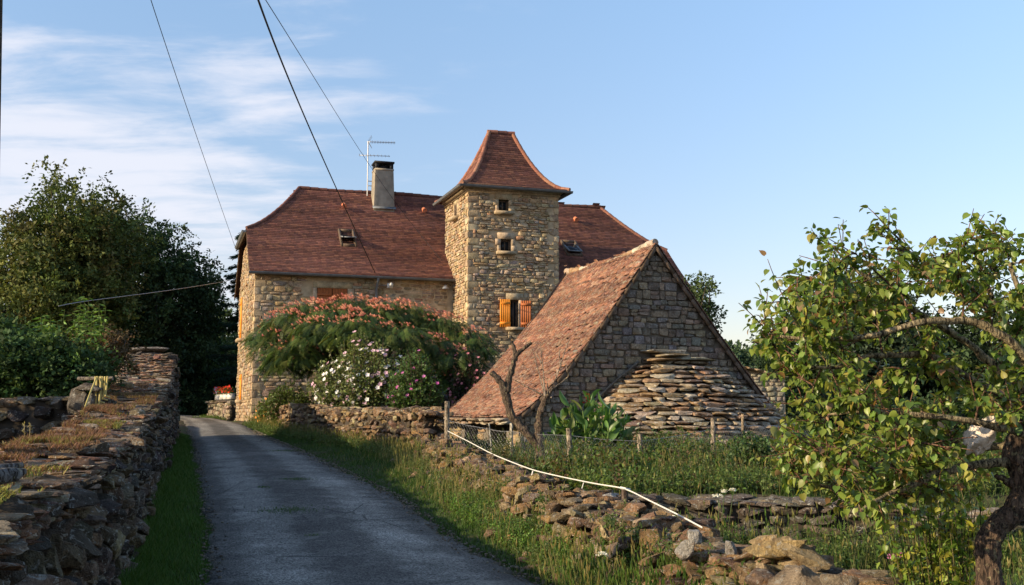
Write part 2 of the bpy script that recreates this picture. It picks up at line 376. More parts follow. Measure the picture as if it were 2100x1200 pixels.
c = mix(nt, mth(nt, 'MULTIPLY', mth(nt, 'SUBTRACT', 1.0, ramp(nt, ck.outputs[0], .0, .02)), mth(nt, 'MULTIPLY', ramp(nt, noise(nt, p, .7, 3), .45, .6), .75)), c, (.03, .03, .028))
c = mix(nt, mth(nt, 'MULTIPLY', ramp(nt, noise(nt, p, 1.6, 7, .75), .56, .66), .45), c, (.25, .235, .20))
edge = mth(nt, 'MULTIPLY', ramp(nt, t_, .82, 1.0), ramp(nt, noise(nt, p, 3, 5, .7), .38, .62))
c = mix(nt, edge, c, (.13, .11, .08)); nt.links.new(c, b.inputs[0])
bump(nt, b, mth(nt, 'ADD', grit.outputs['Distance'], noise(nt, p, 30, 4, .7)), .8, .012)
tag(mb.build('road', m, smooth=180), kind='structure')

# ------------------------------------------------------------ masonry
class Frame:
    def __init__(s, o, ang):
        s.o = np.array(o[:2], float); s.ex = np.array([math.cos(ang), math.sin(ang)]); s.ey = np.array([-math.sin(ang), math.cos(ang)])
        s.X = np.array([*s.ex, 0]); s.Y = np.array([*s.ey, 0]); s.Z = np.array([0, 0, 1.])
    def P(s, u, v, z):
        u, v, z = np.broadcast_arrays(np.asarray(u, float), v, z)
        return np.stack([s.o[0] + u * s.ex[0] + v * s.ey[0], s.o[1] + u * s.ex[1] + v * s.ey[1], z], -1)
    def hit(s, px, py, v=0): return hit(s.o + s.ey * v, s.ex, px, py)
    def hitside(s, px, py, u=0): return hit(s.o + s.ex * u, s.ey, px, py)
def masonry(mb, P, X, N, L, z0, ztop, hr, wr, depth, protos, palette, out=.03, skip=None, jit=.012, w=None, m=0, ztopf=None, rot=.03, zjit=0, sgn=1, grout=.97, c0=None, c1=None):
    """courses of stones on a plane: P(u, z) points, X along, N outward"""
    T = []; S = []; A = []; z = z0; Z = np.array([0, 0, 1.])
    while z < ztop:
        h = rng.uniform(*hr); u = -rng.uniform(0, wr[1] * .5)
        while u < L:
            ww = rng.uniform(*wr) * (1.35 if rng.random() < .12 else 1); uc = u + ww / 2; zc = z + h / 2 + rng.normal() * zjit
            lo, hi = max(u, c0(zc) + .01 if c0 else 0), min(u + ww, c1(zc) - .01 if c1 else L); u += ww
            if hi - lo < .05: continue
            uc = (lo + hi) / 2; w2 = hi - lo; hh = h * rng.uniform(.85, 1.08)
            if zc + hh / 2 > (ztopf(uc) if ztopf else ztop) + .03: continue
            if skip and skip(uc, zc, w2, hh): continue
            subs = [(uc, zc, w2, hh)]
            if hh > hr[0] * 1.5 and rng.random() < .25: subs = [(uc, zc - hh / 4, w2, hh / 2), (uc, zc + hh / 4, w2, hh / 2)]
            for a, b_, c_, d_ in subs:
                T.append((a, b_)); S.append((c_ * grout, depth * rng.uniform(.8, 1.15), d_ * grout)); A.append(rng.normal() * rot)
        z += h
    T = np.array(T); S = np.array(S); A = np.array(A); n = len(T)
    Xs = np.repeat(np.asarray(X, float)[None], n, 0); Zs = np.repeat(Z[None], n, 0); Xs, Zs = spin(Xs, Zs, A)
    Ns = np.repeat(np.asarray(N, float)[None], n, 0)
    Ns = nrm(Ns + (rng.normal(size=(n, 1)) * .05 * rot / .03) * Xs + (rng.normal(size=(n, 1)) * .05 * rot / .03) * Zs)
    pos_ = P(T[:, 0], T[:, 1]) + Ns * (out - S[:, 1] / 2 + rng.normal(size=n) * jit)[:, None]
    scatter(mb, protos, axes(Xs, Ns, Zs, S[:, 0], S[:, 1], S[:, 2]), pos_, pal(palette, n, .2, w), m)
def wall_sheet(mb, P, N, L, z0, z1, holes, dep, col, m=0, md=0, back=True):
    """flat wall with rectangular recesses (u0,u1,z0,z1); back faces of the recess use material md"""
    us = sorted({0, L, *[h[0] for h in holes], *[h[1] for h in holes]}); zs = sorted({z0, z1, *[h[2] for h in holes], *[h[3] for h in holes]})
    q = lambda a, b_, c_, d_, o1, o2, o3, o4, mm: mb.add([P(a[0], a[1]) + N * o1, P(b_[0], b_[1]) + N * o2, P(c_[0], c_[1]) + N * o3, P(d_[0], d_[1]) + N * o4], [(0, 1, 2, 3)], col, mm)
    for i in range(len(us) - 1):
        for j in range(len(zs) - 1):
            uc, zc = (us[i] + us[i + 1]) / 2, (zs[j] + zs[j + 1]) / 2
            if any(h[0] < uc < h[1] and h[2] < zc < h[3] for h in holes): continue
            q((us[i], zs[j]), (us[i + 1], zs[j]), (us[i + 1], zs[j + 1]), (us[i], zs[j + 1]), 0, 0, 0, 0, m)
    for a, b_, c_, d_ in holes:
        q((a, c_), (a, d_), (a, d_), (a, c_), 0, 0, -dep, -dep, m); q((b_, c_), (b_, d_), (b_, d_), (b_, c_), 0, 0, -dep, -dep, m)
        q((a, c_), (b_, c_), (b_, c_), (a, c_), 0, 0, -dep, -dep, m); q((a, d_), (b_, d_), (b_, d_), (a, d_), 0, 0, -dep, -dep, m)
        if back: q((a, c_), (b_, c_), (b_, d_), (a, d_), -dep, -dep, -dep, -dep, md)
TILE = (np.array([[-.5, 0, .55], [.5, 0, .55], [.5, 0, 1.45], [-.5, 0, 1.45], [-.5, 1, -.4], [.5, 1, -.4], [.5, 1, .3], [-.5, 1, .3]]), np.zeros((0, 3), int),
        np.array([[0, 1, 2, 3], [3, 2, 6, 7]]))
_t = []
for zz0, zz1 in ((.5, -.4), (1.5, .4)):
    _t += [[-.5, .22, zz0], [-.36, .05, zz0], [0, 0, zz0], [.36, .05, zz0], [.5, .22, zz0], [.5, 1, zz1], [-.5, 1, zz1]]
TILE_R = (np.array(_t), np.zeros((0, 3), int), np.array([[7, 8, 12, 13], [8, 9, 10, 12], [10, 11, 12, 12]][:2] + [[0, 1, 8, 7], [1, 2, 9, 8], [2, 3, 10, 9], [3, 4, 11, 10], [0, 7, 13, 6], [4, 5, 12, 11]]))
TILE_R = (TILE_R[0], np.array([[10, 11, 12]]), TILE_R[2])
def tiled(mb, A, B, expo, tw, palette, proto=TILE, th=.016, jit=.004, ang=.01, m=0, mu=1, under=True, w=None, nup=None, jn=None, blotch=None):
    """tiles between the curves A(s), B(s), s = 0 at the eave, 1 at the ridge"""
    ss = np.linspace(0, 1, 400); a = np.array([A(s) for s in ss]); b_ = np.array([B(s) for s in ss])
    mid = (a + b_) / 2; e = nrm(b_ - a); d = np.diff(mid, axis=0); d = d - (d * e[:-1]).sum(1)[:, None] * e[:-1]
    arc = cat([0], np.cumsum(np.linalg.norm(d, axis=1))); rows = np.arange(0, arc[-1] - expo * .3, expo)
    T = []; Mx = []; C = []
    for k, r in enumerate(rows):
        s = np.interp(r, arc, ss); i = min(int(s * 398), 397)
        pa, pb = np.array(A(s)), np.array(B(s)); L = np.linalg.norm(pb - pa)
        if L < .03: continue
        ex = (pb - pa) / L; up = nrm(d[i]); n = nrm(np.cross(ex, up)); n = n if n[2] > 0 else -n
        ed = np.clip(np.arange(-rng.uniform(0, 1) * tw, L + tw, tw), 0, L); ed = np.unique(ed)
        c_ = (ed[1:] + ed[:-1]) / 2; w_ = np.diff(ed); q = w_ > .015; c_, w_ = c_[q], w_[q]; N = len(c_)
        X = np.repeat(ex[None], N, 0); Yv = np.repeat(up[None], N, 0); X, Yv = spin(X, Yv, rng.normal(size=N) * ang)
        Nn = nrm(np.repeat(n[None], N, 0) + X * rng.normal(size=(N, 1)) * ang)
        off = rng.normal(size=(N, 1)) * jit
        wob = jn(c_, r)[:, None] if jn else 0
        T.append(pa + X * c_[:, None] + n * (.005 + wob) + n * np.abs(off) + Yv * rng.normal(size=(N, 1)) * jit * 1.5)
        Mx.append(axes(X, Yv, Nn, w_ * 1.0, np.full(N, min(expo * 1.55, max(arc[-1] - r, .02))), np.full(N, th)))
        cc = pal(palette, N, .10, w) * (.62 + .38 * rng.random()) * 1.25
        if blotch is not None: cc = cc * blotch(T[-1])
        C.append(cc)
    mb.inst(proto, cat(*Mx), cat(*T), cat(*C), m)
    if under:
        k = 24; g = []
        for s in np.linspace(0, 1, k + 1):
            pa, pb = np.array(A(s)), np.array(B(s)); g.append([pa + (pb - pa) * t - np.array([0, 0, .025]) for t in np.linspace(0, 1, 9)])
        mb.grid(g, m=mu)
def ridge_tiles(mb, P, r=.11, step=.33, palette=P_TILE, m=0, bright=1.2):
    """half round ridge tiles threaded along the polyline P"""
    P = np.asarray(P, float); dl = np.linalg.norm(np.diff(P, axis=0), axis=1); arc = cat([0], np.cumsum(dl)); n = max(int(arc[-1] / step), 1)
    cc = pal(palette, n, .15) * bright
    for i in range(n):
        a = np.array([np.interp(i / n * arc[-1], arc, P[:, k]) for k in range(3)]); b_ = np.array([np.interp(min(1, (i + 1.12) / n) * arc[-1], arc, P[:, k]) for k in range(3)])
        lift = np.array([0, 0, r * .1]); mb.tube([a + lift * .3, (a + b_) / 2 + lift * .6, b_ + lift], [r * .92, r * .98, r * 1.06], 10, cc[i], m)

# ------------------------------------------------------------ the farmhouse
HA = R(18.2); H = Frame((-9.44, 38.0), HA); HL, HQ = 17.6, 8.5
ze = H.hit(518, 562)[1]; zh = H.hitside(504, 469, -.15)[1] if False else at(504, 470, 39.9)[2]
zrg = at(608, 389, 42.8)[2]; ze += .11; hz0 = .5
house = thing('farmhouse', H.P(0, 0, 1.15), 'old stone farmhouse with brown tiled roof, square dovecote tower and orange shutters', 'house')
OV = .35
def rv(t): return -OV + t * (HQ / 2 + OV)
def rz(t): return ze - .05 + (zrg - ze + .05) * t ** 1.16
th_ = ((zh - ze + .05) / (zrg - ze + .05)) ** (1 / 1.16)
UL = 2.02
def uL(t): return -.22 if t < th_ else -.22 + (UL + .22) * ((t - th_) / (1 - th_)) ** .72
def uR(t): return HL - uL(t)
mbr = MB()
blot = lambda T: (1 + .18 * np.sin(T[:, 0] * .9 + T[:, 2] * .7) * np.sin(T[:, 2] * 1.3 + 1))[:, None] * np.array([1, .98, .98])
tiled(mbr, lambda t: H.P(uL(t), rv(t), rz(t)), lambda t: H.P(uR(t), rv(t), rz(t)), .12, .17, P_TILE, blotch=blot, th=.024, jit=.0005, ang=0)
tiled(mbr, lambda t: H.P(uL(t), HQ - rv(t), rz(t)), lambda t: H.P(uR(t), HQ - rv(t), rz(t)), .23, .34, P_TILE, th=.02)
hs = lambda s: th_ + s * (1 - th_)
for fu in (uL, uR):
    tiled(mbr, lambda s: H.P(fu(hs(s)), rv(hs(s)), rz(hs(s))), lambda s: H.P(fu(hs(s)), HQ - rv(hs(s)), rz(hs(s))), .12, .17, P_TILE, th=.016, jit=.0005, ang=0)
roof = mbr.build('roof', [M['tile'], M['under']], house)
mb = MB()
for fu in (uL, uR):
    for sd in (0, 1):
        pts = [H.P(fu(hs(s)), rv(hs(s)) if sd == 0 else HQ - rv(hs(s)), rz(hs(s)) + .04) for s in np.linspace(0, 1, 14)]
        ridge_tiles(mb, pts, .08, .3, bright=.95)
ridge_tiles(mb, [H.P(u, HQ / 2, zrg + .03 + .03 * math.sin(u * 1.3)) for u in np.linspace(UL, HL - UL, 20)], .09, .36, bright=.8)
mb.build('ridge_tiles', M['tile'], roof, smooth=60)
# walls: front face v = 0 towards the camera, side face u = 0 towards the sun
HN = -H.Y; SN = -H.X
fh = []; sh = []     # holes (u0, u1, z0, z1)
a = H.hit(650, 590); b_ = H.hit(713, 590); fwin = (a[0], b_[0], a[1] - 1.75, a[1]); fh.append(fwin)
a = H.hit(893, 768); dwin = (a[0], a[0] + 1.25, 1.1, a[1]); fh.append(dwin)
def sidehole(px0, px1, pyt, pyb):
    v0 = H.hitside(px1, pyt)[0]; v1 = H.hitside(px0, pyt)[0]; vm = (v0 + v1) / 2
    return (vm - .42, vm + .42, H.hitside((px0 + px1) / 2, pyb)[1], H.hitside((px0 + px1) / 2, pyt)[1])
sw1 = sidehole(495.5, 501, 611, 693); sw2 = sidehole(493.5, 500.5, 768, 820); sh += [sw1, sw2]
mbw = MB()
PF = lambda u, z: H.P(u, .03, z); PS = lambda u, z: H.P(.03, u, z)
wall_sheet(mbw, PF, HN, HL, hz0, ze + .1, fh, .2, (1, 1, 1), 1, 3)
wall_sheet(mbw, PS, SN, HQ, hz0, ze + .1, sh, .08, (1, 1, 1), 1, 3)
def gable_top(v): t = (min(v, HQ - v) + OV) / (HQ / 2 + OV); return min(rz(t), zh) - .12
vs = np.linspace(0, HQ, 30)
for uu in (.03, HL - .03):
    mbw.grid([[H.P(uu, v, ze + .1) for v in vs], [H.P(uu, v, max(gable_top(v), ze + .1)) for v in vs]], m=1)
mbw.grid([[H.P(HL - .03, 0, hz0), H.P(HL - .03, HQ, hz0)], [H.P(HL - .03, 0, ze + .1), H.P(HL - .03, HQ, ze + .1)]], m=1)
mbw.grid([[H.P(0, HQ - .03, hz0), H.P(HL, HQ - .03, hz0)], [H.P(0, HQ - .03, ze + .1), H.P(HL, HQ - .03, ze + .1)]], m=1)
def mkskip(holes, mg=.17, c0=None, c1=None, qz=None):
    def f(u, z, w, h):
        for a, b, c, d in holes:
            if a - mg - w * .35 < u < b + mg + w * .35 and c - .12 - h * .35 < z < d + mg + .08 + h * .35: return True
        if c0 is not None and u - w / 2 < c0(z): return True
        if c1 is not None and u + w / 2 > c1(z): return True
        return False
    return f
QH = .27
def qlen(z, k=0): return .20 + (.22 if (int(math.floor(z / QH)) + k) % 2 else 0)
TW0 = 7.3   # tower starts here on the front
sk = mkskip(fh)
masonry(mbw, lambda u, z: H.P(u, 0, z), H.X, HN, 4.8, hz0, ze, (.10, .24), (.18, .5), .18, ROCK_LO, P_HOUSE, .035, sk, .018, c0=lambda z: qlen(z))
# upper right of the front is flush pointed: shallower stones
masonry(mbw, lambda u, z: H.P(u + 4.8, 0, z), H.X, HN, TW0 - 4.8, hz0, ze, (.07, .16), (.2, .5), .16, ROCK_LO, P_HOUSE, -.008, mkskip([(h[0] - 4.8, h[1] - 4.8, h[2], h[3]) for h in fh]), .01)
masonry(mbw, lambda u, z: H.P(u + 10.9, 0, z), H.X, HN, HL - 10.9, hz0, ze, (.12, .24), (.2, .5), .18, ROCK_LO, P_HOUSE, .03)
masonry(mbw, lambda u, z: H.P(0, u, z), H.Y, SN, HQ, hz0, zh - .1, (.08, .17), (.12, .34), .18, ROCK_LO, P_HOUSE, .03, mkskip(sh), .014, ztopf=gable_top, c0=lambda z: qlen(z, 1))
def quoins(mb, Fm, u, v, su, sv, z0, z1, QH=QH):
    z = math.floor(z0 / QH) * QH; k = int(math.floor(z0 / QH))
    while z < z1 - .05:
        la = .20 + (.22 if k % 2 else 0); lb = .20 + (.22 if (k + 1) % 2 else 0); h = min(QH, z1 - z)
        V, F3, F4 = BLOCK[rng.integers(len(BLOCK))]
        c_ = Fm.P(u + su * (la / 2 - .015), v + sv * (lb / 2 - .015), z + h / 2)
        mb.add(V @ np.array([Fm.X * la, Fm.Y * lb, Fm.Z * h * .985]) + c_, F4, pal(P_HOUSE[:4], 1, .12)[0], 2)
        z += QH; k += 1
quoins(mbw, H, 0, 0, 1, 1, hz0, ze)
mbw.build('wall', [M['house_stone'], M['mortar'], M['quoin'], M['dark']], house, smooth=50)
# dressed surrounds, sills, shutters
def surround(mb, P, X, N, h, t=.16, lint=.24, proud=.05, m=0, col=(.44, .34, .22)):
    Z = np.array([0, 0, 1.]); ax = [X, N, Z]; a, b, c, d = h
    n = max(2, int((d - c) / .45)); hh = (d - c) / n
    for k in range(n):
        for s_, u in ((-1, a), (1, b)):
            tt = t + (.08 if (k + (s_ > 0)) % 2 else 0)
            mb.box(P(u + s_ * tt / 2, c + (k + .5) * hh) + N * (proud - .1), ax, (tt, .2, hh - .008), pal([col], 1, .1)[0], m)
    mb.box(P((a + b) / 2, d + lint / 2) + N * (proud - .1), ax, (b - a + 2 * t - .02, .2, lint), pal([col], 1, .1)[0], m)
def shutter(mb, P, X, N, hinge, sgn, z0, z1, w, off=.06, m=0, ang=0):
    """plank shutter hinged at u = hinge; sgn gives the side it lies on; two battens"""
    Z = np.array([0, 0, 1.]); D = X * sgn * math.cos(ang) + N * math.sin(ang); NN = np.cross(D, Z); NN = NN if np.dot(NN, N) > 0 else -NN
    o = P(hinge, 0) * np.array([1, 1, 0]) + N * off; n = 5
    for k in range(n):
        c = o + D * (w * (k + .5) / n) + Z * (z0 + z1) / 2; mb.box(c, [D, NN, Z], (w / n - .006, .03, z1 - z0), m=m)
    for zz in (z0 + (z1 - z0) * .14, z1 - (z1 - z0) * .14):
        mb.box(o + D * w / 2 + Z * zz + NN * .026, [D, NN, Z], (w * .98, .022, .09), m=m)
def window_unit(P, X, N, h, dep, name='window', shut=None, sill=True, panes=True, grille=False, surr=.15, parent=None, proud=.05):
    a, b, c, d = h; Z = np.array([0, 0, 1.]); parent = parent or house
    mb = MB(); ax = [X, N, Z]; o = -dep + .04
    for uu in (a + .03, b - .03): mb.box(P(uu, (c + d) / 2) + N * o, ax, (.06, .05, d - c - .01))
    for zz in (c + .035, d - .035): mb.box(P((a + b) / 2, zz) + N * o, ax, (b - a - .125, .05, .06))
    mb.box(P((a + b) / 2, (c + d) / 2) + N * (o + .003), ax, (.04, .05, d - c - .135))
    if grille:
        for k in range(1, 4): mb.box(P(a + (b - a) * k / 4, (c + d) / 2) + N * (o + .05), ax, (.018, .018, d - c - .02))
    win = mb.build(name, M['oldwood'], parent)
    g = MB(); g.box(P((a + b) / 2, (c + d) / 2) + N * (o - .01), ax, (b - a - .1, .01, d - c - .1)); g.build('pane', M['glass'], win)
    s = MB(); surround(s, P, X, N, h, surr, proud=proud); s.build('surround', M['quoin'], win)
    if sill:
        s = MB(); s.box(P((a + b) / 2, c - .055) + N * .06, ax, (b - a + .34, .34, .11), (.40, .31, .20)); s.build('sill', M['quoin'], win)
    for q in shut or []:
        s = MB(); shutter(s, P, X, N, *q[:5], **q[6]); s.build('shutter', M[q[5]], win)
    return win
P0 = lambda u, z: H.P(u, 0, z); PS0 = lambda u, z: H.P(0, u, z)
mid = (fwin[0] + fwin[1]) / 2
window_unit(P0, H.X, HN, fwin, .2, shut=[(fwin[0] + .01, 1, fwin[2], fwin[3] - .01, mid - fwin[0] - .02, 'paint_brown_shaded', dict(off=.01)), (fwin[1] - .01, -1, fwin[2], fwin[3] - .01, mid - fwin[0] - .02, 'paint_brown_shaded', dict(off=.02))])
window_unit(P0, H.X, HN, dwin, .2, 'french_window', shut=[(dwin[0], -1, dwin[2], dwin[3], .62, 'paint_orange', dict(off=.08, ang=.5)), (dwin[1], 1, dwin[2], dwin[3], .6, 'paint_orange', dict(off=.08))], sill=False)
for q in (sw1, sw2):
    mm = (q[0] + q[1]) / 2
    window_unit(PS0, H.Y, SN, q, .08, proud=.032, shut=[(q[0] + .01, 1, q[2] + .01, q[3] - .01, .4, 'paint_orange', dict(off=.06)), (q[1] - .01, -1, q[2] + .01, q[3] - .01, .4, 'paint_orange', dict(off=.06))])
# gutters and downpipe
def gutter(P0_, P1_, r=.075, parent=house, name='gutter'):
    mb = MB(); P0_ = np.asarray(P0_); P1_ = np.asarray(P1_); d = nrm(P1_ - P0_); s_ = nrm(np.cross(d, [0, 0, 1.])); th = np.linspace(0, np.pi, 9)
    for rr in (r, r * .9):
        mb.grid([[P + s_ * math.cos(t) * rr - np.array([0, 0, math.sin(t) * rr]) for t in th] for P in (P0_, P1_)])
    for k in (1, -1): mb.tube([P0_ + s_ * k * r, P1_ + s_ * k * r], .012, 6)
    for P in (P0_, P1_):
        mb.add([P + s_ * math.cos(t) * r - np.array([0, 0, math.sin(t) * r]) for t in th] + [P], [(9, i, i + 1) for i in range(8)])
    return mb.build(name, M['zinc'], parent, smooth=40)
gutter(H.P(-.25, -OV - .05, ze - .07), H.P(TW0 + .3, -OV - .05, ze - .07))
gutter(H.P(10.9, -OV - .05, ze - .07), H.P(HL + .25, -OV - .05, ze - .07))
v0 = rv(th_); gutter(H.P(-.30, v0 - .1, zh - .06), H.P(-.30, HQ - v0 + .1, zh - .06), .085)
mb = MB(); uD = H.hit(771, 600)[0]
mb.tube([H.P(uD, -OV - .05, ze - .12), H.P(uD, -OV - .05, ze - .25), H.P(uD, -.1, ze - .5), H.P(uD, -.08, ze - .8), H.P(uD, -.08, .9)], .05, 10)
mb.build('downpipe', M['zinc'], house, smooth=50)
# rake boards on the gable ends
for uu in (-.2, HL + .2):
    for sd in (0, 1):
        mb = MB()
        pts = [H.P(uu, rv(t) if sd == 0 else HQ - rv(t), rz(t) - .09) for t in np.linspace(0, th_, 10)]
        for i in range(9):
            a, b_ = pts[i], pts[i + 1]; d = b_ - a; ln = np.linalg.norm(d); d = d / ln
            mb.box((a + b_) / 2, [d, H.X, np.cross(d, H.X)], (ln * 1.02, .035, .14))
        mb.build('rake_board', M['oldwood'], house)
mb = MB()   # soffit boards under the eaves
for a, b_ in ((-.15, TW0), (10.9, HL + .15)): mb.box(H.P((a + b_) / 2, -OV / 2, ze - .09), [H.X, H.Y, H.Z], (b_ - a, OV - .02, .03))
mb.build('soffit', M['oldwood'], house)
# chimney
def on_roof(px, py):
    """u, t on the front slope under a pixel"""
    best = None
    for t in np.linspace(0, 1, 401):
        u, z = H.hit(px, py, rv(t)); e = abs(z - rz(t))
        if best is None or e < best[0]: best = (e, u, t)
    return best[1], best[2]
cu, ct = on_roof(787, 432); cv_ = rv(ct) + .32; ctop = at(783, 351, 43.3)[2]
mb = MB(); zb_ = rz(ct) - .6; g = []
for z, a, d in ((zb_, .44, .42), (rz(ct) + .2, .435, .40), (ctop, .385, .35)):
    g.append([H.P(cu + sx * a, cv_ + sy * d, z) for sx, sy in ((-1, -1), (1, -1), (1, 1), (-1, 1), (-1, -1))])
mb.grid(g); mb.box(H.P(cu, cv_, ctop - .02), [H.X, H.Y, H.Z], (.80, .74, .07)); chim = mb.build('chimney', M['render'], house)
mb = MB()
for sx in (-1, 1):
    for sy in (-1, 1): mb.box(H.P(cu + sx * .31, cv_ + sy * .28, ctop + .13), [H.X, H.Y, H.Z], (.14, .14, .26))
mb.box(H.P(cu, cv_, ctop + .10), [H.X, H.Y, H.Z], (.45, .42, .18)); mb.box(H.P(cu, cv_, ctop + .29), [H.X, H.Y, H.Z], (.84, .78, .07))
mb.build('chimney_cap', M['cable'], chim)
mb = MB(); mb.box(H.P(cu, cv_ - .44, rz(ct) + .1), [H.X, nrm(H.Y + H.Z), nrm(H.Z - H.Y)], (.98, .16, .03)); mb.build('flashing', M['zinc'], chim)
# skylights
def skylight(px, py, w, h, tilt):
    u, t = on_roof(px, py); dt = .01
    o = H.P(u, rv(t), rz(t)); up = nrm(H.P(u, rv(t + dt), rz(t + dt)) - o); n = nrm(np.cross(H.X, up)); n = n if n[2] > 0 else -n
    mb = MB()
    for s_ in (-1, 1): mb.box(o + H.X * s_ * (w / 2) + n * .04, [H.X, up, n], (.09, h + .09, .16))
    for s_ in (-1, 1): mb.box(o + up * s_ * (h / 2) + n * .04, [H.X, up, n], (w - .092, .09, .155))
    fr = mb.build('skylight', M['oldwood'], house)
    mb = MB(); mb.box(o + n * .02, [H.X, up, n], (w - .1, h - .1, .03)); mb.build('opening', M['dark'], fr)
    ca, sa = math.cos(tilt), math.sin(tilt); up2 = up * ca + n * sa; n2 = n * ca - up * sa; oo = o + n * .13 
    mb = MB()
    for s_ in (-1, 1): mb.box(oo + H.X * s_ * (w / 2 - .03), [H.X, up2, n2], (.07, h * .98, .05))
    for s_ in (-1, 1): mb.box(oo + up2 * s_ * (h / 2 - .03), [H.X, up2, n2], (w - .14, .07, .045))
    sa_ = mb.build('sash', M['zinc'], fr)
    mb = MB(); mb.box(oo, [H.X, up2, n2], (w - .13, h - .12, .012)); mb.build('pane', M['glass'], fr)
skylight(712, 491, .55, 1.05, R(-32)); skylight(1171, 512, .62, 1.0, R(-14))
for px, py in ((704, 428), (868, 437), (1178, 455)):
    u, t = on_roof(px, py); o = H.P(u, rv(t), rz(t)) + np.array([0, 0, .03]); mb = MB()
    mb.tube([o, o - H.Y * .12 + H.Z * .10, o - H.Y * .30 + H.Z * .02], [.02, .10, .10], 8, (.55, .18, .09)); mb.build('roof_vent', M['tile'], house, smooth=50)
# lamps on the wall
u, z = H.hit(775, 586); mb = MB(); mb.tube([H.P(uD + .05, -.06, z), H.P(uD + .45, -.25, z + .01)], .015, 6)
fl = mb.build('floodlight', M['alu'], house)
mb = MB(); o = H.P(uD + .48, -.28, z - .02); mb.box(o, [H.X, nrm(H.Y + H.Z * .4), nrm(H.Z - H.Y * .4)], (.22, .10, .17)); mb.tube([o + H.X * .02 - H.Y * .1 + H.Z * .03, o + H.X * .02 - H.Y * .16 + H.Z * .05], .06, 10); mb.build('lamp_head', M['white'], fl)
u, z = H.hit(909, 592); mb = MB(); mb.tube([H.P(u + .3, 0, z + .12), H.P(u + .1, -.28, z + .16), H.P(u, -.35, z + .1)], .014, 6)
lp = mb.build('wall_lamp', M['cable'], house)
mb = MB(); o = H.P(u, -.35, z); mb.tube([o + H.Z * .1, o + H.Z * .07, o + H.Z * 0.01, o - H.Z * .05], [.03, .06, .12, .15], 14); mb.build('lamp_shade', M['alu'], lp, smooth=40)
# ------------------------------------------------------------ the tower (part of the house)
T_ = Frame((-1.65, 38.4), HA); TWD, TD = 3.62, 3.3
tz = T_.hit(957, 388)[1] + .24; tzr = at(1026, 267, 40.0)[2]
tfh = []; 
def fr(px0, px1, py0, py1):
    a = T_.hit(px0, py0); b = T_.hit(px1, py1); return (a[0], b[0], b[1], a[1])
tw1 = fr(1022, 1043, 409, 435); tw2 = fr(1026, 1048, 490, 517); tw3 = fr(1046, 1063, 615, 672); tfh = [tw1, tw2, tw3]
v_ = T_.hitside(935, 432)[0]; zt_ = T_.hitside(935, 420)[1]; zb2 = T_.hitside(935, 446)[1]; tsh = [(v_ - .19, v_ + .19, zb2, zt_)]
mbw = MB(); PT = lambda u, z: T_.P(u, 0, z); PTS = lambda u, z: T_.P(0, u, z)
wall_sheet(mbw, lambda u, z: T_.P(u, .03, z), HN, TWD, .4, tz, tfh, .2, (1, 1, 1), 1, 3)
wall_sheet(mbw, lambda u, z: T_.P(.03, u, z), SN, TD, .4, tz, tsh, .045, (1, 1, 1), 1, 3)
mbw.grid([[T_.P(TWD - .03, 0, .4), T_.P(TWD - .03, TD, .4)], [T_.P(TWD - .03, 0, tz), T_.P(TWD - .03, TD, tz)]], m=1)
mbw.grid([[T_.P(0, TD, .4), T_.P(TWD, TD, .4)], [T_.P(0, TD, tz), T_.P(TWD, TD, tz)]], m=1)
sgap = lambda z: qlen(z)
masonry(mbw, PT, H.X, HN, TWD, .5, tz - .1, (.07, .19), (.12, .42), .18, ROCK_LO, P_HOUSE, .04, mkskip(tfh), .02, c0=lambda z: qlen(z), c1=lambda z: TWD - qlen(z, 1))
masonry(mbw, PTS, H.Y, SN, TD, .5, tz - .1, (.07, .17), (.12, .36), .18, ROCK_LO, P_HOUSE, .03, mkskip(tsh), .015, c0=lambda z: qlen(z, 1))
masonry(mbw, lambda u, z: T_.P(TWD, u, z), H.Y, H.X, TD, 5, tz - .1, (.1, .2), (.15, .4), .18, ROCK_LO, P_HOUSE, .03)
quoins(mbw, T_, 0, 0, 1, 1, .5, tz - .1); quoins(mbw, T_, TWD, 0, -1, 1, .5, tz - .1)
tower = mbw.build('tower', [M['house_stone'], M['mortar'], M['quoin'], M['dark']], house, smooth=50)
for q in (tw1, tw2): window_unit(PT, H.X, HN, q, .2, grille=False, surr=.13)
w3 = window_unit(PT, H.X, HN, tw3, .2, surr=.18, shut=[(tw3[0] - .02, -1, tw3[2], tw3[3], .42, 'paint_orange', dict(off=.10, ang=.10)), (tw3[1] + .06, 1, tw3[2], tw3[3] - .03, .40, 'paint_brown_shaded', dict(off=.10, ang=.25))])  # right shutter is browner: its shade is put into the paint
window_unit(PTS, H.Y, SN, tsh[0], .045, proud=.02, surr=.12)
mb = MB()    # cornice in two steps
for k, (dz, pr) in enumerate(((.26, .06), (.14, .13))):
    for c_, sz in ((T_.P(TWD / 2, 0, tz - dz), (TWD + 2 * pr, 2 * pr, .115)), (T_.P(TWD / 2, TD, tz - dz), (TWD + 2 * pr, 2 * pr, .115))): mb.box(c_, [H.X, H.Y, H.Z], sz, (.40, .31, .20))
    for c_ in (T_.P(0, TD / 2, tz - dz), T_.P(TWD, TD / 2, tz - dz)): mb.box(c_, [H.X, H.Y, H.Z], (2 * pr, TD - 2 * pr - .006, .11), (.42, .33, .21))
mb.build('cornice', M['quoin'], house)
to = .34; tu0, tu1 = 1.33, 2.3
def th(s): return s ** .54
def tc_(cu_, cv__, s):
    h = th(s); a = -to if cu_ == 0 else TWD + to; b = -to if cv__ == 0 else TD + to
    tu = tu0 if cu_ == 0 else tu1
    return T_.P(a + (tu - a) * h, b + (TD / 2 - b) * h, tz - .1 + (tzr - tz + .1) * s)
mbr = MB()
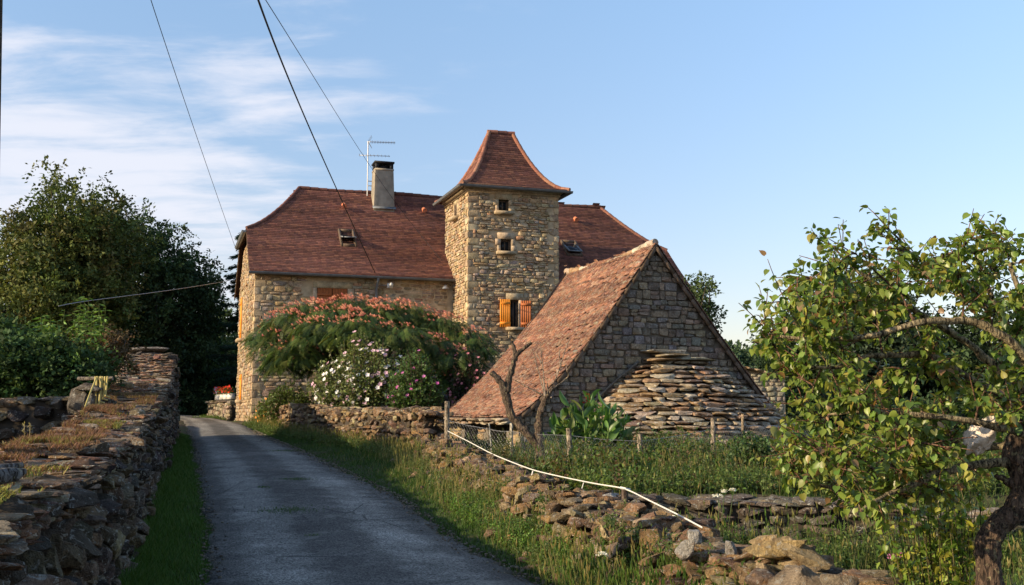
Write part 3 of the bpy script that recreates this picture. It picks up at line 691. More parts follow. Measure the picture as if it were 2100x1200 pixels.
for (a, b) in (((0, 0), (1, 0)), ((1, 1), (0, 1)), ((0, 1), (0, 0)), ((1, 0), (1, 1))):
    tiled(mbr, lambda s: tc_(*a, s ** 1.5), lambda s: tc_(*b, s ** 1.5), .11, .16, P_TILE, th=.016, jit=.0005, ang=0)
troof = mbr.build('tower_roof', [M['tile'], M['under']], house)
mb = MB()
for a in ((0, 0), (1, 0), (0, 1), (1, 1)): ridge_tiles(mb, [tc_(*a, s) + np.array([0, 0, .03]) for s in np.linspace(0, 1, 24) ** 1.5], .085, .3, [(.25, .11, .07), (.21, .09, .06), (.28, .14, .09)], bright=1)
ridge_tiles(mb, [T_.P(tu0 - .08, TD / 2, tzr + .03), T_.P(tu1 + .08, TD / 2, tzr + .03)], .09, .3)
mb.build('ridge_tiles', M['tile'], troof, smooth=60)
gz = tz - .15
for a, b in ((T_.P(-to - .09, -to - .05, gz), T_.P(TWD + to + .09, -to - .05, gz)), (T_.P(-to - .05, -to - .09, gz), T_.P(-to - .05, TD + to, gz)), (T_.P(TWD + to + .05, -to, gz), T_.P(TWD + to + .05, TD + to, gz))): gutter(a, b)
mb = MB(); mb.box(T_.P(TWD / 2, TD / 2, tz - .07), [H.X, H.Y, H.Z], (TWD + 2 * to - .06, TD + 2 * to - .06, .03)); mb.build('soffit', M['oldwood'], house)

# ------------------------------------------------------------ TV antenna
mY = 43.4; base = at(753, 395, mY); topm = at(755, 291, mY); hgt = topm[2] - base[2] + 1.0
ant = thing('tv_antenna', topm - np.array([0, 0, hgt]), 'thin grey television antenna with two booms on a mast beside the chimney', 'antenna')
mb = MB(); mb.tube([topm - np.array([0, 0, hgt]), topm], .022, 8); mast = mb.build('mast', M['alu'], ant, smooth=60)
for zz in (.95, 1.15): mb = MB(); mb.tube([topm - np.array([0, 0, zz + .75]), topm - np.array([0, 0, zz + .75]) + H.X * .3], .02, 6); mb.build('bracket', M['alu'], ant)
bd = nrm(H.X * .93 - H.Y * .25 - H.Z * .02); cr = nrm(np.cross(bd, [0, 0, 1.])) 
mb = MB(); mb.tube([topm - bd * .06, topm + bd * 1.15], .014, 6)
for k in range(16): o = topm + bd * (.12 + k * .067); mb.tube([o - cr * .09 - H.Z * .04, o, o + cr * .09 + H.Z * .04], .008, 5)
for s_ in (-1, 1):
    for k in range(5): o = topm + bd * .02 + H.Z * s_ * (.03 + .05 * k) - bd * .05 * k * -.6; mb.tube([o - cr * .2, o + cr * .2], .008, 5)
mb.build('upper_boom', M['alu'], ant)
o2 = at(755, 319, mY); mb = MB(); mb.tube([o2 - bd * .38, o2 + bd * .92], .014, 6)
for k in range(9): o = o2 + bd * (-.36 + k * .155); mb.tube([o - H.Z * .0 - cr * (.28 - .012 * k), o + cr * (.28 - .012 * k)], .008, 5)
mb.build('lower_boom', M['alu'], ant)

# ------------------------------------------------------------ wires and pole
def wire(pts, r, label, mat='cable'):
    P = np.array([at(*p) for p in pts]); t = np.arange(len(P)); tt = np.linspace(0, len(P) - 1, 60)
    co = [np.polyfit(t, P[:, k], min(3, len(P) - 1)) for k in range(3)]; Q = np.stack([np.polyval(c, tt) for c in co], -1)
    mb = MB(); mb.tube(Q, r, 6); o = mb.build('overhead_wire', M[mat], None, origin=Q[-1], smooth=180)
    tag(o, label, 'wire', 'overhead wires running to the farmhouse')
wire([(490, -130, 11), (560, 82, 17), (660, 320, 27), (775, 572, 39.9)], .017, 'thick black overhead wire crossing in front of the chimney side roof to the farmhouse eave')
wire([(480, -100, 12), (612, 110, 22), (745, 318, 36), (802, 402, 39), (908, 537, 40.2)], .008, 'thin overhead wire passing just behind the antenna mast towards the tower')
wire([(285, -90, 16), (345, 100, 22), (408, 300, 33), (478, 492, 43.5), (487, 520, 44.5)], .009, 'thin overhead wire dropping alone through the left sky to the gable')
wire([(120, 628, 22), (220, 612, 25), (350, 595, 33), (478, 574, 46)], .008, 'pale thin wire strung low in front of the dark tree', 'alu')
pt, pb = at(-26, -20, 7.0), at(-50, 1150, 7.0); pb[2] = float(Gz(pb[0], pb[1])) - .1
mb = MB(); mb.tube([pb, (pb + pt) / 2, pt + (pt - pb) * .25], [.125, .11, .095], 14, (.10, .075, .055)); pole = mb.build('utility_pole', M['bark'], None, origin=pb, smooth=60)
tag(pole, 'dark wooden utility pole at the very edge of the picture', 'utility pole')

# ------------------------------------------------------------ the barn
BA = R(27); B_ = Frame((.17, 24.0), BA); bw = 3.76; bL = 4.3
bz0 = at(1065, 846, 24)[2]; bza = at(1346, 500, 25.7)[2]; bR = 3.95
barn = thing('stone_barn', B_.P(0, 0, .75), 'small steep-roofed grey stone barn with a weathered orange tile roof', 'barn')
def bprof(t): return bz0 + (bza - bz0) * t ** 1.28
def bsag(v): return -.16 * math.sin(math.pi * min(max(v / bL, 0), 1)) - .22 * v / bL
def BL_(t, v): z = bprof(t); return B_.P(-.25 + (bw + .25) * t, v, z - .12 * (1 - t) + bsag(v) * t)
def BR_(t, v): z = bprof(t); return B_.P(bw + (bR + .6) * (1 - t), v, z - (.75) * (1 - t) ** 2 + bsag(v) * t)
mbw = MB(); BN = -B_.Y
def gtop(u):
    t = (u + .25) / (bw + .25) if u < bw else 1 - (u - bw) / (bR + .6)
    t = min(max(t, 0), 1); return bprof(t) - (.12 * (1 - t) if u < bw else .75 * (1 - t) ** 2) - .07
us = np.linspace(0, bw + bR, 40)
for vv in (.04, bL - .1): mbw.grid([[B_.P(u, vv, .2) for u in us], [B_.P(u, vv, gtop(u)) for u in us]], m=1)
masonry(mbw, lambda u, z: B_.P(u, 0, z), B_.X, BN, bw + bR, .3, bza, (.10, .23), (.12, .40), .22, BLOCK + ROCK_LO, P_BARN, .03, lambda u, z, w, h: abs(u - B_.hit(1354, 722)[0]) < .62 and -.22 < z - B_.hit(1354, 722)[1] < .06, .012, ztopf=lambda u: gtop(u) + .02, zjit=.01, rot=.02, grout=.985)
# eave wall facing the sun: ochre piers with dark openings
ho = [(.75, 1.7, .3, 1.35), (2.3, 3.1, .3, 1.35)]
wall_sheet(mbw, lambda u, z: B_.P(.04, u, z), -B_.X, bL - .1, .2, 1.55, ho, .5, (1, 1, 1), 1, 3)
masonry(mbw, lambda u, z: B_.P(0, u, z), B_.Y, -B_.X, bL - .1, .2, 1.52, (.15, .3), (.25, .45), .2, ROCK_MID, [(.50, .36, .17), (.42, .3, .16)], .03, mkskip(ho, .0), .01)
mbw.grid([[B_.P(bw + bR - .05, 0, .2), B_.P(bw + bR - .05, bL - .1, .2)], [B_.P(bw + bR - .05, 0, gtop(bw + bR)), B_.P(bw + bR - .05, bL - .1, gtop(bw + bR))]], m=1)
mbw.build('wall', [M['barn_stone'], M['barn_joint'], M['barn_stone'], M['dark']], barn, smooth=45)
jn = lambda c, r: .014 * np.sin(c * 2.1 + r * .9) + .008 * np.sin(c * 5.3 + r * 2.2)
mbr = MB(); bl = lambda T: (1 + .16 * np.sin(T[:, 0] * 2.3 + T[:, 2] * 1.9) * np.sin(T[:, 1] * 1.7 + T[:, 2]))[:, None] * np.ones(3)
tiled(mbr, lambda t: BL_(t, bL), lambda t: BL_(t, -.14), .10, .15, P_TOLD, TILE_R, th=.019, jit=.0025, ang=.010, jn=jn, blotch=bl)
tiled(mbr, lambda t: BR_(t, -.14), lambda t: BR_(t, bL), .10, .15, P_TOLD, TILE_R, th=.016, jit=.004, ang=.02)
roof = mbr.build('roof', [M['tile_old'], M['under']], barn)
mb = MB()      # ridge in lichen-covered mortar and tiles
rp = [BL_(1, v) + np.array([0, 0, .02]) for v in np.linspace(-.1, bL, 30)]
ridge_tiles(mb, rp, .10, .28, [(.42, .33, .22), (.36, .22, .12), (.48, .42, .32)], bright=1)
mb.build('ridge_tiles', M['slab_stone'], roof, smooth=60)
mb = MB()      # verge boards and far verge pointing
for fn in (BL_, BR_):
    pts = [fn(t, -.10) - np.array([0, 0, .10]) for t in np.linspace(0, 1, 18)]
    for i in range(17):
        a, b_ = pts[i], pts[i + 1]; d = b_ - a; ln = np.linalg.norm(d); d /= ln; mb.box((a + b_) / 2, [d, B_.Y, np.cross(d, B_.Y)], (ln * 1.03, .05, .10))
mb.build('verge_board', M['oldwood'], barn)
mb = MB(); T = []; A = []; S = []
for v in np.arange(0, bL + .05, .33):      # heavy flat stones along the eave
    for dz, du, l in ((0, -.12, .42), (-.07, -.05, .36)):
        T.append(BL_(0, v + rng.uniform(-.05, .05)) + B_.X * (du + rng.uniform(-.03, .03)) - np.array([0, 0, .05 - dz])); S.append((l, .38 * rng.uniform(.8, 1.2), .085))
T = np.array(T); S = np.array(S); n = len(T); X = np.repeat(B_.X[None], n, 0); Yv = np.repeat(B_.Y[None], n, 0); X, Yv = spin(X, Yv, rng.normal(size=n) * .08)
Zs = nrm(np.cross(X, Yv)); scatter(mb, SLAB_HI, axes(X, Yv, Zs, S[:, 0], S[:, 1], S[:, 2]), T, pal(P_SLAB, n))
mb.build('eave_slabs', M['slab_stone'], barn, smooth=50)
mb = MB(); V, F3, F4 = SLAB_HI[2]; u0, zz = B_.hit(1354, 722); mb.add(V @ np.array([B_.X * 1.25, B_.Y * .7, B_.Z * .09]) + B_.P(u0, -.05, zz), F4, (.42, .37, .28))
mb.build('drip_slab', M['slab_stone'], barn, smooth=50)

# ------------------------------------------------------------ stone slab roofed oven against the gable
ovu = 4.35
oven = thing('bread_oven', B_.P(ovu, -1, .75), 'low rounded bread oven roofed with thick rough stone slabs against the barn gable', 'oven')
zt2 = B_.hit(1390, 742, -.3)[1]; zb3 = at(1400, 908, 23.0)[2]; K = 18
def ring(k, th_a):
    s = k / (K - 1); a = (.80 + 2.55 * s ** .78) * (1 if math.cos(th_a) < 0 else 1.12); b = .45 + 1.85 * s ** .85; z = zt2 - (zt2 - zb3) * s ** .95
    return B_.P(ovu + a * math.cos(th_a), -b * abs(math.sin(th_a)) ** .85, z)
mb = MB(); T = []; A = []; S = []
for k in range(K):
    ths = np.linspace(math.pi * 1.0, 0, 400); P = np.array([ring(k, t) for t in ths]); arc = cat([0], np.cumsum(np.linalg.norm(np.diff(P, axis=0), axis=1)))
    x = -rng.uniform(0, .3)
    while x < arc[-1]:
        l = rng.uniform(.2, .62); xc = min(max(x + l / 2, 0), arc[-1]); i = min(int(np.interp(xc, arc, np.arange(400))), 398)
        tan = nrm(P[i + 1] - P[i]); out = nrm(np.cross(tan, [0, 0, 1.])); out = out if np.dot(out, BN) > -.2 else -out
        if np.dot(out, P[i] - B_.P(ovu, .3, P[i][2])) < 0: out = -out
        z = nrm(np.cross(out, tan)); z = z if z[2] > 0 else -z
        til = rng.normal() * .03 + .16; o2_ = out * math.cos(til) - z * math.sin(til); z2_ = z * math.cos(til) + out * math.sin(til)
        T.append(P[i] - out * .14 + np.array([0, 0, rng.normal() * .010]) + out * rng.normal() * .022)
        tn2, o3 = spin(tan[None], o2_[None], np.array([rng.normal() * .06])); roll = rng.normal() * .022; tn3 = nrm(tn2[0] + z2_ * roll); z3 = nrm(np.cross(tn3, o3[0])); z3 = z3 if z3[2] > 0 else -z3
        A.append((tn3, o3[0], z3)); S.append((l * 1.08, rng.uniform(.38, .54), rng.uniform(.065, .125))); x += l
T = np.array(T); A = np.array(A); S = np.array(S); n = len(T)
scatter(mb, SLAB_HI, axes(A[:, 0], A[:, 1], A[:, 2], S[:, 0], S[:, 1], S[:, 2]), T, pal(P_SLAB, n, .22))
for uu, zz, l in ((ovu - .3, zt2 + .15, .9), (ovu + .3, zt2 + .07, 1.5), (ovu - .5, zt2 + .04, 1.0)):
    V, F3, F4 = SLAB_HI[rng.integers(8)]; mb.add(V @ np.array([B_.X * l, B_.Y * .8, B_.Z * .10]) + B_.P(uu, -.2, zz), F4, pal(P_SLAB, 1)[0])
mb.build('slab_roof', M['slab_stone'], oven, smooth=30)
mb = MB(); g = [[ring(k, t) - np.array([0, 0, .06]) + (B_.Y * .22) for t in np.linspace(math.pi, 0, 40)] for k in range(K)]; mb.grid(g, m=0)
mb.grid([[ring(K - 1, t) * np.array([1, 1, 0]) + np.array([0, 0, z]) + B_.Y * .3 for t in np.linspace(math.pi, 0, 40)] for z in (zb3 - .02, .2)])
mb.build('wall', M['core'], oven)
mb = MB(); fl_ = [B_.P(*q) for q in [(B_.hit(px, py)[0], -.09, B_.hit(px, py)[1]) for px, py in ((1306, 742), (1265, 775), (1225, 812), (1190, 845), (1163, 872))]]
mb.tube(fl_, .03, 6, (.17, .15, .12), jit=.3); mb.build('mortar_flashing', M['barn_stone'], oven)

# ------------------------------------------------------------ small stone outbuilding behind the barn
O_ = Frame(at(1500, 830, 36)[:2], R(8)); ow = 1.95
outb = thing('stone_outbuilding', O_.P(0, 0, -.2), 'distant small grey stone outbuilding with sloping slab roof showing behind the barn', 'outbuilding')
ozt = lambda u: at(1500, 750, 36)[2] - u / ow * (at(1500, 750, 36)[2] - at(1578, 776, 36)[2]); mb = MB()
us = np.linspace(-1.5, ow, 8)
mb.grid([[O_.P(u, 0.03, -1) for u in us], [O_.P(u, .03, ozt(u)) for u in us]], m=1); mb.grid([[O_.P(ow, .03, -1), O_.P(ow, 4, -1)], [O_.P(ow, .03, ozt(ow)), O_.P(ow, 4, ozt(ow))]], m=1)
masonry(mb, lambda u, z: O_.P(u - 1.5, 0, z), O_.X, -O_.Y, ow + 1.5, -.5, 4, (.12, .22), (.15, .4), .2, ROCK_LO, [(.38, .32, .24), (.33, .28, .22)], .03, ztopf=lambda u: ozt(u - 1.5))
mb.build('wall', [M['barn_stone'], M['mortar']], outb)
mb = MB(); T = []; S = []
for u in np.arange(-1.5, ow + .1, .3):
    for v in np.arange(-.1, 4, .4): T.append(O_.P(u, v, ozt(u) + .04)); S.append((.42, .5, .07))
T = np.array(T); n = len(T); S = np.array(S); scatter(mb, SLAB_HI[:4], axes(np.repeat(nrm(O_.X - O_.Z * .19)[None], n, 0), np.repeat(O_.Y[None], n, 0), np.repeat(O_.Z[None], n, 0), S[:, 0], S[:, 1], S[:, 2]), T, pal(P_SLAB, n))
mb.build('roof', M['slab_stone'], outb)

# ------------------------------------------------------------ dry stone walls
def dry_wall(mb, path, zb, zt, W, face, hr, wr, dep, protos, palette, out=.03, jit=.03, rot=.12, topw=(.25, .5), capthk=(.05, .1), caps=True, core=True, endcap=None, cproto=None, capcol=None, capn=1, capw=None, batter=.04):
    """path pts (x,y); faces on the 'face' sides (+1 left of travel, -1 right); zb, zt, W are functions of arc length"""
    path = np.asarray(path, float); dl = np.linalg.norm(np.diff(path, axis=0), axis=1); arc = cat([0], np.cumsum(dl)); L = arc[-1]
    px_ = lambda u: np.stack([np.interp(u, arc, path[:, 0]), np.interp(u, arc, path[:, 1])], -1)
    def dirv(u): d = px_(np.minimum(u + .15, L)) - px_(np.maximum(u - .15, 0)); return d / np.linalg.norm(d, axis=-1, keepdims=True)
    T = []; Mx = []; N_ = []
    for sd in face:
        zrel = 0; zmax = max(zt(u) - zb(u) for u in np.linspace(0, L, 60))
        while zrel < zmax:
            h = rng.uniform(*hr); u = -rng.uniform(0, .3)
            while u < L:
                w = rng.uniform(*wr) * (1.5 if rng.random() < .1 else 1) * (1 + .4 * (h - hr[0]) / (hr[1] - hr[0])); uc = min(max(u + w / 2, 0), L); u += w
                z = zb(uc) - .08 + zrel + h / 2 + rng.normal() * .02 + .05 * math.sin(uc * 1.7 + zrel * 3)
                if z + h * .3 > zt(uc): continue
                d = dirv(np.array([uc]))[0]; n = np.array([-d[1], d[0]]) * sd; o = px_(np.array([uc]))[0] + n * (W(uc) / 2 + batter * (zt(uc) - z))
                X = np.array([*d, 0]); Nn = np.array([*n, 0]); hh = h * rng.uniform(.8, 1.25); dd = dep * rng.uniform(.7, 1.2)
                T.append(np.array([o[0], o[1], z]) + Nn * (out - dd / 2 + rng.normal() * jit)); Mx.append((X, Nn, w * rng.uniform(.92, 1.08), dd, hh))
            zrel += h
    n = len(T); X = np.array([q[0] for q in Mx]); Nn = np.array([q[1] for q in Mx]); Z = np.repeat(np.array([[0, 0, 1.]]), n, 0)
    X, Z = spin(X, Z, rng.normal(size=n) * rot); Nn = nrm(Nn + X * rng.normal(size=(n, 1)) * rot + Z * rng.normal(size=(n, 1)) * rot)
    scatter(mb, protos, axes(X, Nn, Z, [q[2] for q in Mx], [q[3] for q in Mx], [q[4] for q in Mx]), np.array(T), pal(palette, n, .3), 0)
    if core:
        uu = np.arange(0, L + .01, .25); c = px_(uu); d = dirv(uu); nn = np.stack([-d[:, 1], d[:, 0]], -1); Wv = np.array([W(u) for u in uu])[:, None] - .16; g = []
        for sd, top in ((1, 0), (1, 1), (-1, 1), (-1, 0)):
            zz = np.array([(zt(u) - .05) if top else zb(u) - .3 for u in uu]); q = c + nn * sd * Wv / 2; g.append(np.concatenate([q, zz[:, None]], 1))
        mb.grid(g, m=1); 
        for e in (0, -1): mb.add([g[k][e] for k in range(4)], [(0, 1, 2, 3)], m=1)
    if caps:
        T = []; Mx = []; A = []
        for layer in range(capn):
            u = 0
            while u < L:
                l = rng.uniform(*topw); v = -W(u) / 2
                while v < W(u) / 2:
                    cw = rng.uniform(*(capw or topw)); uc = min(u + l / 2 + rng.normal() * .06, L); d = dirv(np.array([uc]))[0]; n_ = np.array([-d[1], d[0]])
                    th_c = rng.uniform(*capthk); o = px_(np.array([uc]))[0] + n_ * min(v + cw / 2, W(u) / 2 - .02)
                    T.append([o[0], o[1], zt(uc) - .05 - .028 * (capn - 1) + layer * .032 + rng.normal() * .012]); A.append((np.array([*d, 0]), np.array([*n_, 0]))); Mx.append((l * rng.uniform(1, 1.3), cw * rng.uniform(1, 1.25), th_c)); v += cw
                u += l * .8
        n = len(T); X = np.array([q[0] for q in A]); Y2 = np.array([q[1] for q in A]); X, Y2 = spin(X, Y2, rng.normal(size=n) * .5)
        X = nrm(X + np.array([0, 0, 1.]) * rng.normal(size=(n, 1)) * .12); Z2 = nrm(np.cross(X, Y2)); Z2 = nrm(Z2 + Y2 * rng.normal(size=(n, 1)) * .06)
        scatter(mb, cproto or SLAB_HI, axes(X, Y2, Z2, [q[0] for q in Mx], [q[1] for q in Mx], [q[2] for q in Mx]), np.array(T), pal(capcol or palette, n, .25), 2)
# tall wall left of the road
WZ = smooth_interp([-3, 0, 4, 10.6, 13.2, 13.3, 16.5, 16.8, 19.5, 22.4, 24.8, 25.0, 27.3, 27.5, 29.4, 31.5], [1.22, 1.24, 1.30, 1.44, 1.55, 1.60, 1.77, 1.82, 2.02, 2.26, 2.52, 2.62, 2.92, 3.04, 3.28, 3.36], .3)
wl = lambda y: .56 + .021 * max(y, 0) + .15 * float(sst(y, 14, 22))
ypts = np.arange(-2.0, 30.9, 1.0)
LW = [(float(xW(y)) - wl(y) / 2 * .957, y - wl(y) / 2 * .29) for y in ypts]
slen = math.hypot(1, .3); yof = lambda u: -2.0 + u / slen
left_wall = tag(None or thing('dry_stone_wall', (LW[12][0], LW[12][1], float(zr(LW[12][1]))), 'tall dark dry stone wall with mossy slab top on the left of the road', 'wall'))
mb = MB()
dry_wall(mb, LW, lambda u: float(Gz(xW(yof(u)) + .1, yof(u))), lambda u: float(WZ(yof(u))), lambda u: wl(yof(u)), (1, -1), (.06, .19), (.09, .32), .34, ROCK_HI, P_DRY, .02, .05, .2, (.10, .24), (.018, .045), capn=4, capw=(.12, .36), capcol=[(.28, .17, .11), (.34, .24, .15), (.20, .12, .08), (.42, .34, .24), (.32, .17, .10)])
e_ = np.array(LW[-1]); ez = 3.2
for z in np.arange(.7, 3.25, .17):       # squared end of the wall
    for k, v in enumerate(np.linspace(-.45, .45, 4)):
        V, F3, F4 = ROCK_HI[rng.integers(14)]; mb.add(V * np.array([.34, .36, .19]) + np.array([e_[0] + v, e_[1] + .05 + v * .3, z]), F4, pal(P_DRY, 1)[0])
mb.build('wall', [M['wall_stone'], M['core'], M['wall_top']], left_wall, smooth=30)
cap = at(308, 717, 29.6); mb = MB(); V, F3, F4 = SLAB_HI[5]
mb.add(V @ np.array([[1.12, .30, 0], [-.25, .95, 0], [0, 0, .19]]) + cap - np.array([0, 0, .02]), F4, (.20, .17, .14)); mb.add(SLAB_HI[7][0] @ np.array([[.85, .28, .03], [-.25, .75, 0], [0, 0, .11]]) + cap - np.array([.02, .1, .13]), F4, (.25, .20, .16))
mb.build('cap_slab', M['wall_top'], left_wall, smooth=42)
# short wall meeting it, hose wall
mb = MB(); A0, A1 = np.array([-14.0, 17.2]), np.array([-6.25, 15.9]); LL = np.linalg.norm(A1 - A0)
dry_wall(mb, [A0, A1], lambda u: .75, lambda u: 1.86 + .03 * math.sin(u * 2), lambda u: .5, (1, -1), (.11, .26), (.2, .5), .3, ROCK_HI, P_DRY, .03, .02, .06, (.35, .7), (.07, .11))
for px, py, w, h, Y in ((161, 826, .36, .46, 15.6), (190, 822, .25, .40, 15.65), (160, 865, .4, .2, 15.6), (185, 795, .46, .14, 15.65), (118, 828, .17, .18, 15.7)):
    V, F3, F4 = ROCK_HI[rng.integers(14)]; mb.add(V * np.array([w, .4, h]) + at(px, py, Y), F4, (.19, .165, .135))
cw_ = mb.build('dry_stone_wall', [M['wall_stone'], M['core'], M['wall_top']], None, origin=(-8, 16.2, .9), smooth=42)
tag(cw_, 'low shaded grey dry stone wall running off to the left behind the tall one', 'wall')
# garden wall from the house to the barn
GP = [(float(xG(y)) + .2, y) for y in np.linspace(37.4, 20.8, 18)]; Gy = lambda u: 37.4 - u * .9
mb = MB(); gt = smooth_interp([0, 9, 12, 20, 22], [1.97, 1.82, 1.72, 1.70, 1.6], .4)
gp = np.array(GP); garc = cat([0], np.cumsum(np.linalg.norm(np.diff(gp, axis=0), axis=1))); gyf = lambda u: float(np.interp(u, garc, gp[:, 1])); gxf = lambda u: float(np.interp(u, garc, gp[:, 0]))
dry_wall(mb, GP, lambda u: float(Gz(gxf(u) - .6, gyf(u))), lambda u: float(gt(u)) + .05 * math.sin(u * 2.3), lambda u: .5, (1, -1), (.06, .16), (.09, .26), .26, ROCK_HI, P_RUIN, .02, .05, .25, (.12, .32), (.05, .12), cproto=ROCK_HI, capn=2)
o = mb.build('dry_stone_wall', [M['ruin_stone'], M['core'], M['ruin_stone']], None, origin=(-5.5, 29, .9), smooth=45)
tag(o, 'sunlit rough dry stone garden wall below the flowering shrubs between house and barn', 'wall')
# tumbledown low wall along the verge
yy = np.linspace(20.6, 4.2, 26); LP = [(float(xG(y)) + .12, y) for y in yy]; lp = np.array(LP); larc = cat([0], np.cumsum(np.linalg.norm(np.diff(lp, axis=0), axis=1)))
lyf = lambda u: float(np.interp(u, larc, lp[:, 1])); lxf = lambda u: float(np.interp(u, larc, lp[:, 0]))
lz = smooth_interp([0, 4.2, 5.2, 8.0, 11, 13.4, 16, 20.6], [.70, .62, .60, .62, .70, .72, .88, 1.08], .15)
mb = MB(); ltop = lambda u: float(lz(lyf(u))) + .05 * math.sin(u * 2.9) + .04 * math.sin(u * 7.1)
dry_wall(mb, LP, lambda u: float(Gz(lxf(u) - .5, lyf(u))) - .05, ltop, lambda u: .55, (1, -1), (.07, .16), (.11, .28), .26, ROCK_HI, P_RUIN, .02, .07, .35, (.14, .32), (.06, .13), cproto=ROCK_HI, capn=2, batter=.5)
T = []; S = []
for _ in range(900):
    u = rng.uniform(0, larc[-1]); s_ = rng.normal() * .28 - .2; r = rng.uniform(.05, .19); x, y = lxf(u) + s_, lyf(u)
    T.append([x, y, max(float(Gz(x, y)), ltop(u) - abs(s_) * 1.1) + r * .15]); S.append((r * rng.uniform(1, 1.6), r * rng.uniform(.9, 1.4), r * rng.uniform(.4, .8)))
S = np.array(S); a = rng.uniform(0, 6.28, len(T)); X = np.stack([np.cos(a), np.sin(a), rng.normal(size=len(a)) * .3], -1); X = nrm(X); Y2 = nrm(np.cross([0, 0, 1.], X)); Z2 = np.cross(X, Y2)
scatter(mb, ROCK_HI, axes(X, Y2, Z2, S[:, 0], S[:, 1], S[:, 2]), np.array(T), pal(P_RUIN, len(T), .3), 0)
o = mb.build('dry_stone_wall', [M['ruin_stone'], M['core'], M['ruin_stone']], None, origin=(.7, 12, .3), smooth=30)
tag(o, 'crumbling low dry stone wall overgrown with weeds along the right verge', 'wall')
# terrace wall
mb = MB(); TP = [(1.1, 12.0), (2.4, 11.7), (3.4, 11.55), (4.6, 11.4), (7.5, 11.3)]
dry_wall(mb, TP, lambda u: .05, lambda u: .76 - .05 * math.sin(u) - .22 * float(sst(u, 2.7, 3.6)), lambda u: .5, (-1,), (.06, .14), (.14, .34), .3, ROCK_HI, [(.20, .17, .13), (.15, .125, .1), (.26, .21, .15)], .03, .03, .1, (.2, .45), (.05, .09))
o = mb.build('dry_stone_wall', [M['wall_stone'], M['core'], M['wall_top']], None, origin=(3.4, 11.6, .2), smooth=30)
tag(o, 'dark dry stone terrace wall behind the apricot tree holding up the garden', 'wall')
# house-end wall with flowers and sign, far left of the house
mb = MB(); f0, f1 = at(481, 855, 46.5)[:2], at(436, 850, 49.5)[:2]
f0 = np.array([-12.35, 46.6]); f1 = np.array([at(438, 850, 50)[0], 50.0])
dry_wall(mb, [f0, f1], lambda u: 1.2, lambda u: at(460, 822, 48)[2], lambda u: .45, (1, -1), (.1, .2), (.14, .32), .25, ROCK_MID, [(.45, .36, .25), (.38, .3, .2), (.5, .42, .3)], .03, .02, .05, (.4, .7), (.07, .09))
o = mb.build('dry_stone_wall', [M['ruin_stone'], M['core'], M['ruin_stone']], None, origin=(*((f0 + f1) / 2), 1.3), smooth=45); tag(o, 'short pale stone wall carrying flower boxes at the far corner of the house', 'wall')
fd = nrm(np.array([*(f1 - f0), 0])); fl_n = np.array([fd[1], -fd[0], 0]); fl_n = fl_n if fl_n[1] < 0 else -fl_n; ztopw = at(460, 822, 48)[2] + .06
for k in range(4):
    c_ = np.array([*(f0 + (f1 - f0) * (.16 + .2 * k)), ztopw]); fb = thing('flower_box', c_, ['white flower box with red geraniums next to the house corner', 'white flower box of red geraniums, second from the house corner', 'white flower box of red geraniums left of the green sign post', 'white flower box with pale and red flowers at the outer end of the wall'][k], 'flower box', 'flower boxes on the far wall')
    mb = MB(); mb.box(c_ + np.array([0, 0, .12]), [fd, fl_n, [0, 0, 1]], (.56, .24, .24)); mb.box(c_ + np.array([0, 0, .235]), [fd, fl_n, [0, 0, 1]], (.6, .28, .03)); mb.build('box', M['white'], fb)
    n = 160; P = c_ + np.array([0, 0, .34]) + fd * rng.uniform(-.3, .3, (n, 1)) + fl_n * rng.uniform(-.15, .2, (n, 1)) + np.array([0, 0, 1.]) * rng.uniform(-.1, .16, (n, 1))
    mb = MB(); mb.inst(LEAF2, leaf_axes(rng.normal(size=(n, 3)), np.full(n, .09), np.full(n, .08)), P, pal([(.05, .09, .02)], n)); mb.build('foliage', M['leaf'], fb)
    n = 60; P = c_ + np.array([0, 0, .46]) + fd * rng.uniform(-.3, .3, (n, 1)) + fl_n * rng.uniform(0, .22, (n, 1)) + np.array([0, 0, 1.]) * rng.uniform(-.14, .12, (n, 1))
    mb = MB(); mb.inst(LEAF2, leaf_axes(rng.normal(size=(n, 3)), np.full(n, .09), np.full(n, .09)), P, pal([(.7, .04, .03), (.75, .1, .03)] if k < 3 else [(.6, .45, .7), (.7, .05, .04)], n)); mb.build('blossom', M['petal'], fb)
# ------------------------------------------------------------ road sign by the flower wall
sp = at(463, 822, 49.2); sp[2] = 1.3; st = at(463, 797, 49.2)[2]
sign = thing('guest_house_sign', sp, 'small green guest house sign with white emblem on a post behind the flower boxes', 'sign')
mb = MB(); mb.tube([sp, [sp[0], sp[1], st]], .03, 8); mb.build('post', M['alu'], sign, smooth=60)
M['green'] = plain('sign_green', (.03, .16, .09), .5); M['signwhite'] = plain('sign_white', (.55, .65, .58), .5)
Xs = np.array([1., 0, 0]); Ys = np.array([0, 1., 0]); Zs_ = np.array([0, 0, 1.]); c1 = np.array([sp[0], sp[1] - .05, st - .05])
mb = MB(); mb.box(c1, [Xs, Ys, Zs_], (.34, .02, .13)); bo = mb.build('name_board', M['green'], sign)
mb = MB()
for k in range(9): mb.box(c1 + Xs * (-.13 + .033 * k) - Ys * .013 + Zs_ * rng.uniform(-.01, .01), [Xs, Ys, Zs_], (.018, .004, rng.uniform(.03, .05)))
mb.build('lettering', M['signwhite'], bo)
c2 = c1 - Zs_ * .27
def poly_plate(mb, pts, y, th_, m=0):
    n = len(pts); V = [c2 + Xs * a + Zs_ * b - Ys * y for a, b in pts] + [c2 - Ys * y]
    V += [v + Ys * th_ for v in V[:n]]; mb.add(V, [(i, (i + 1) % n, n) for i in range(n)] + [(i, n + 1 + i, n + 1 + (i + 1) % n, (i + 1) % n) for i in range(n)], m=m)
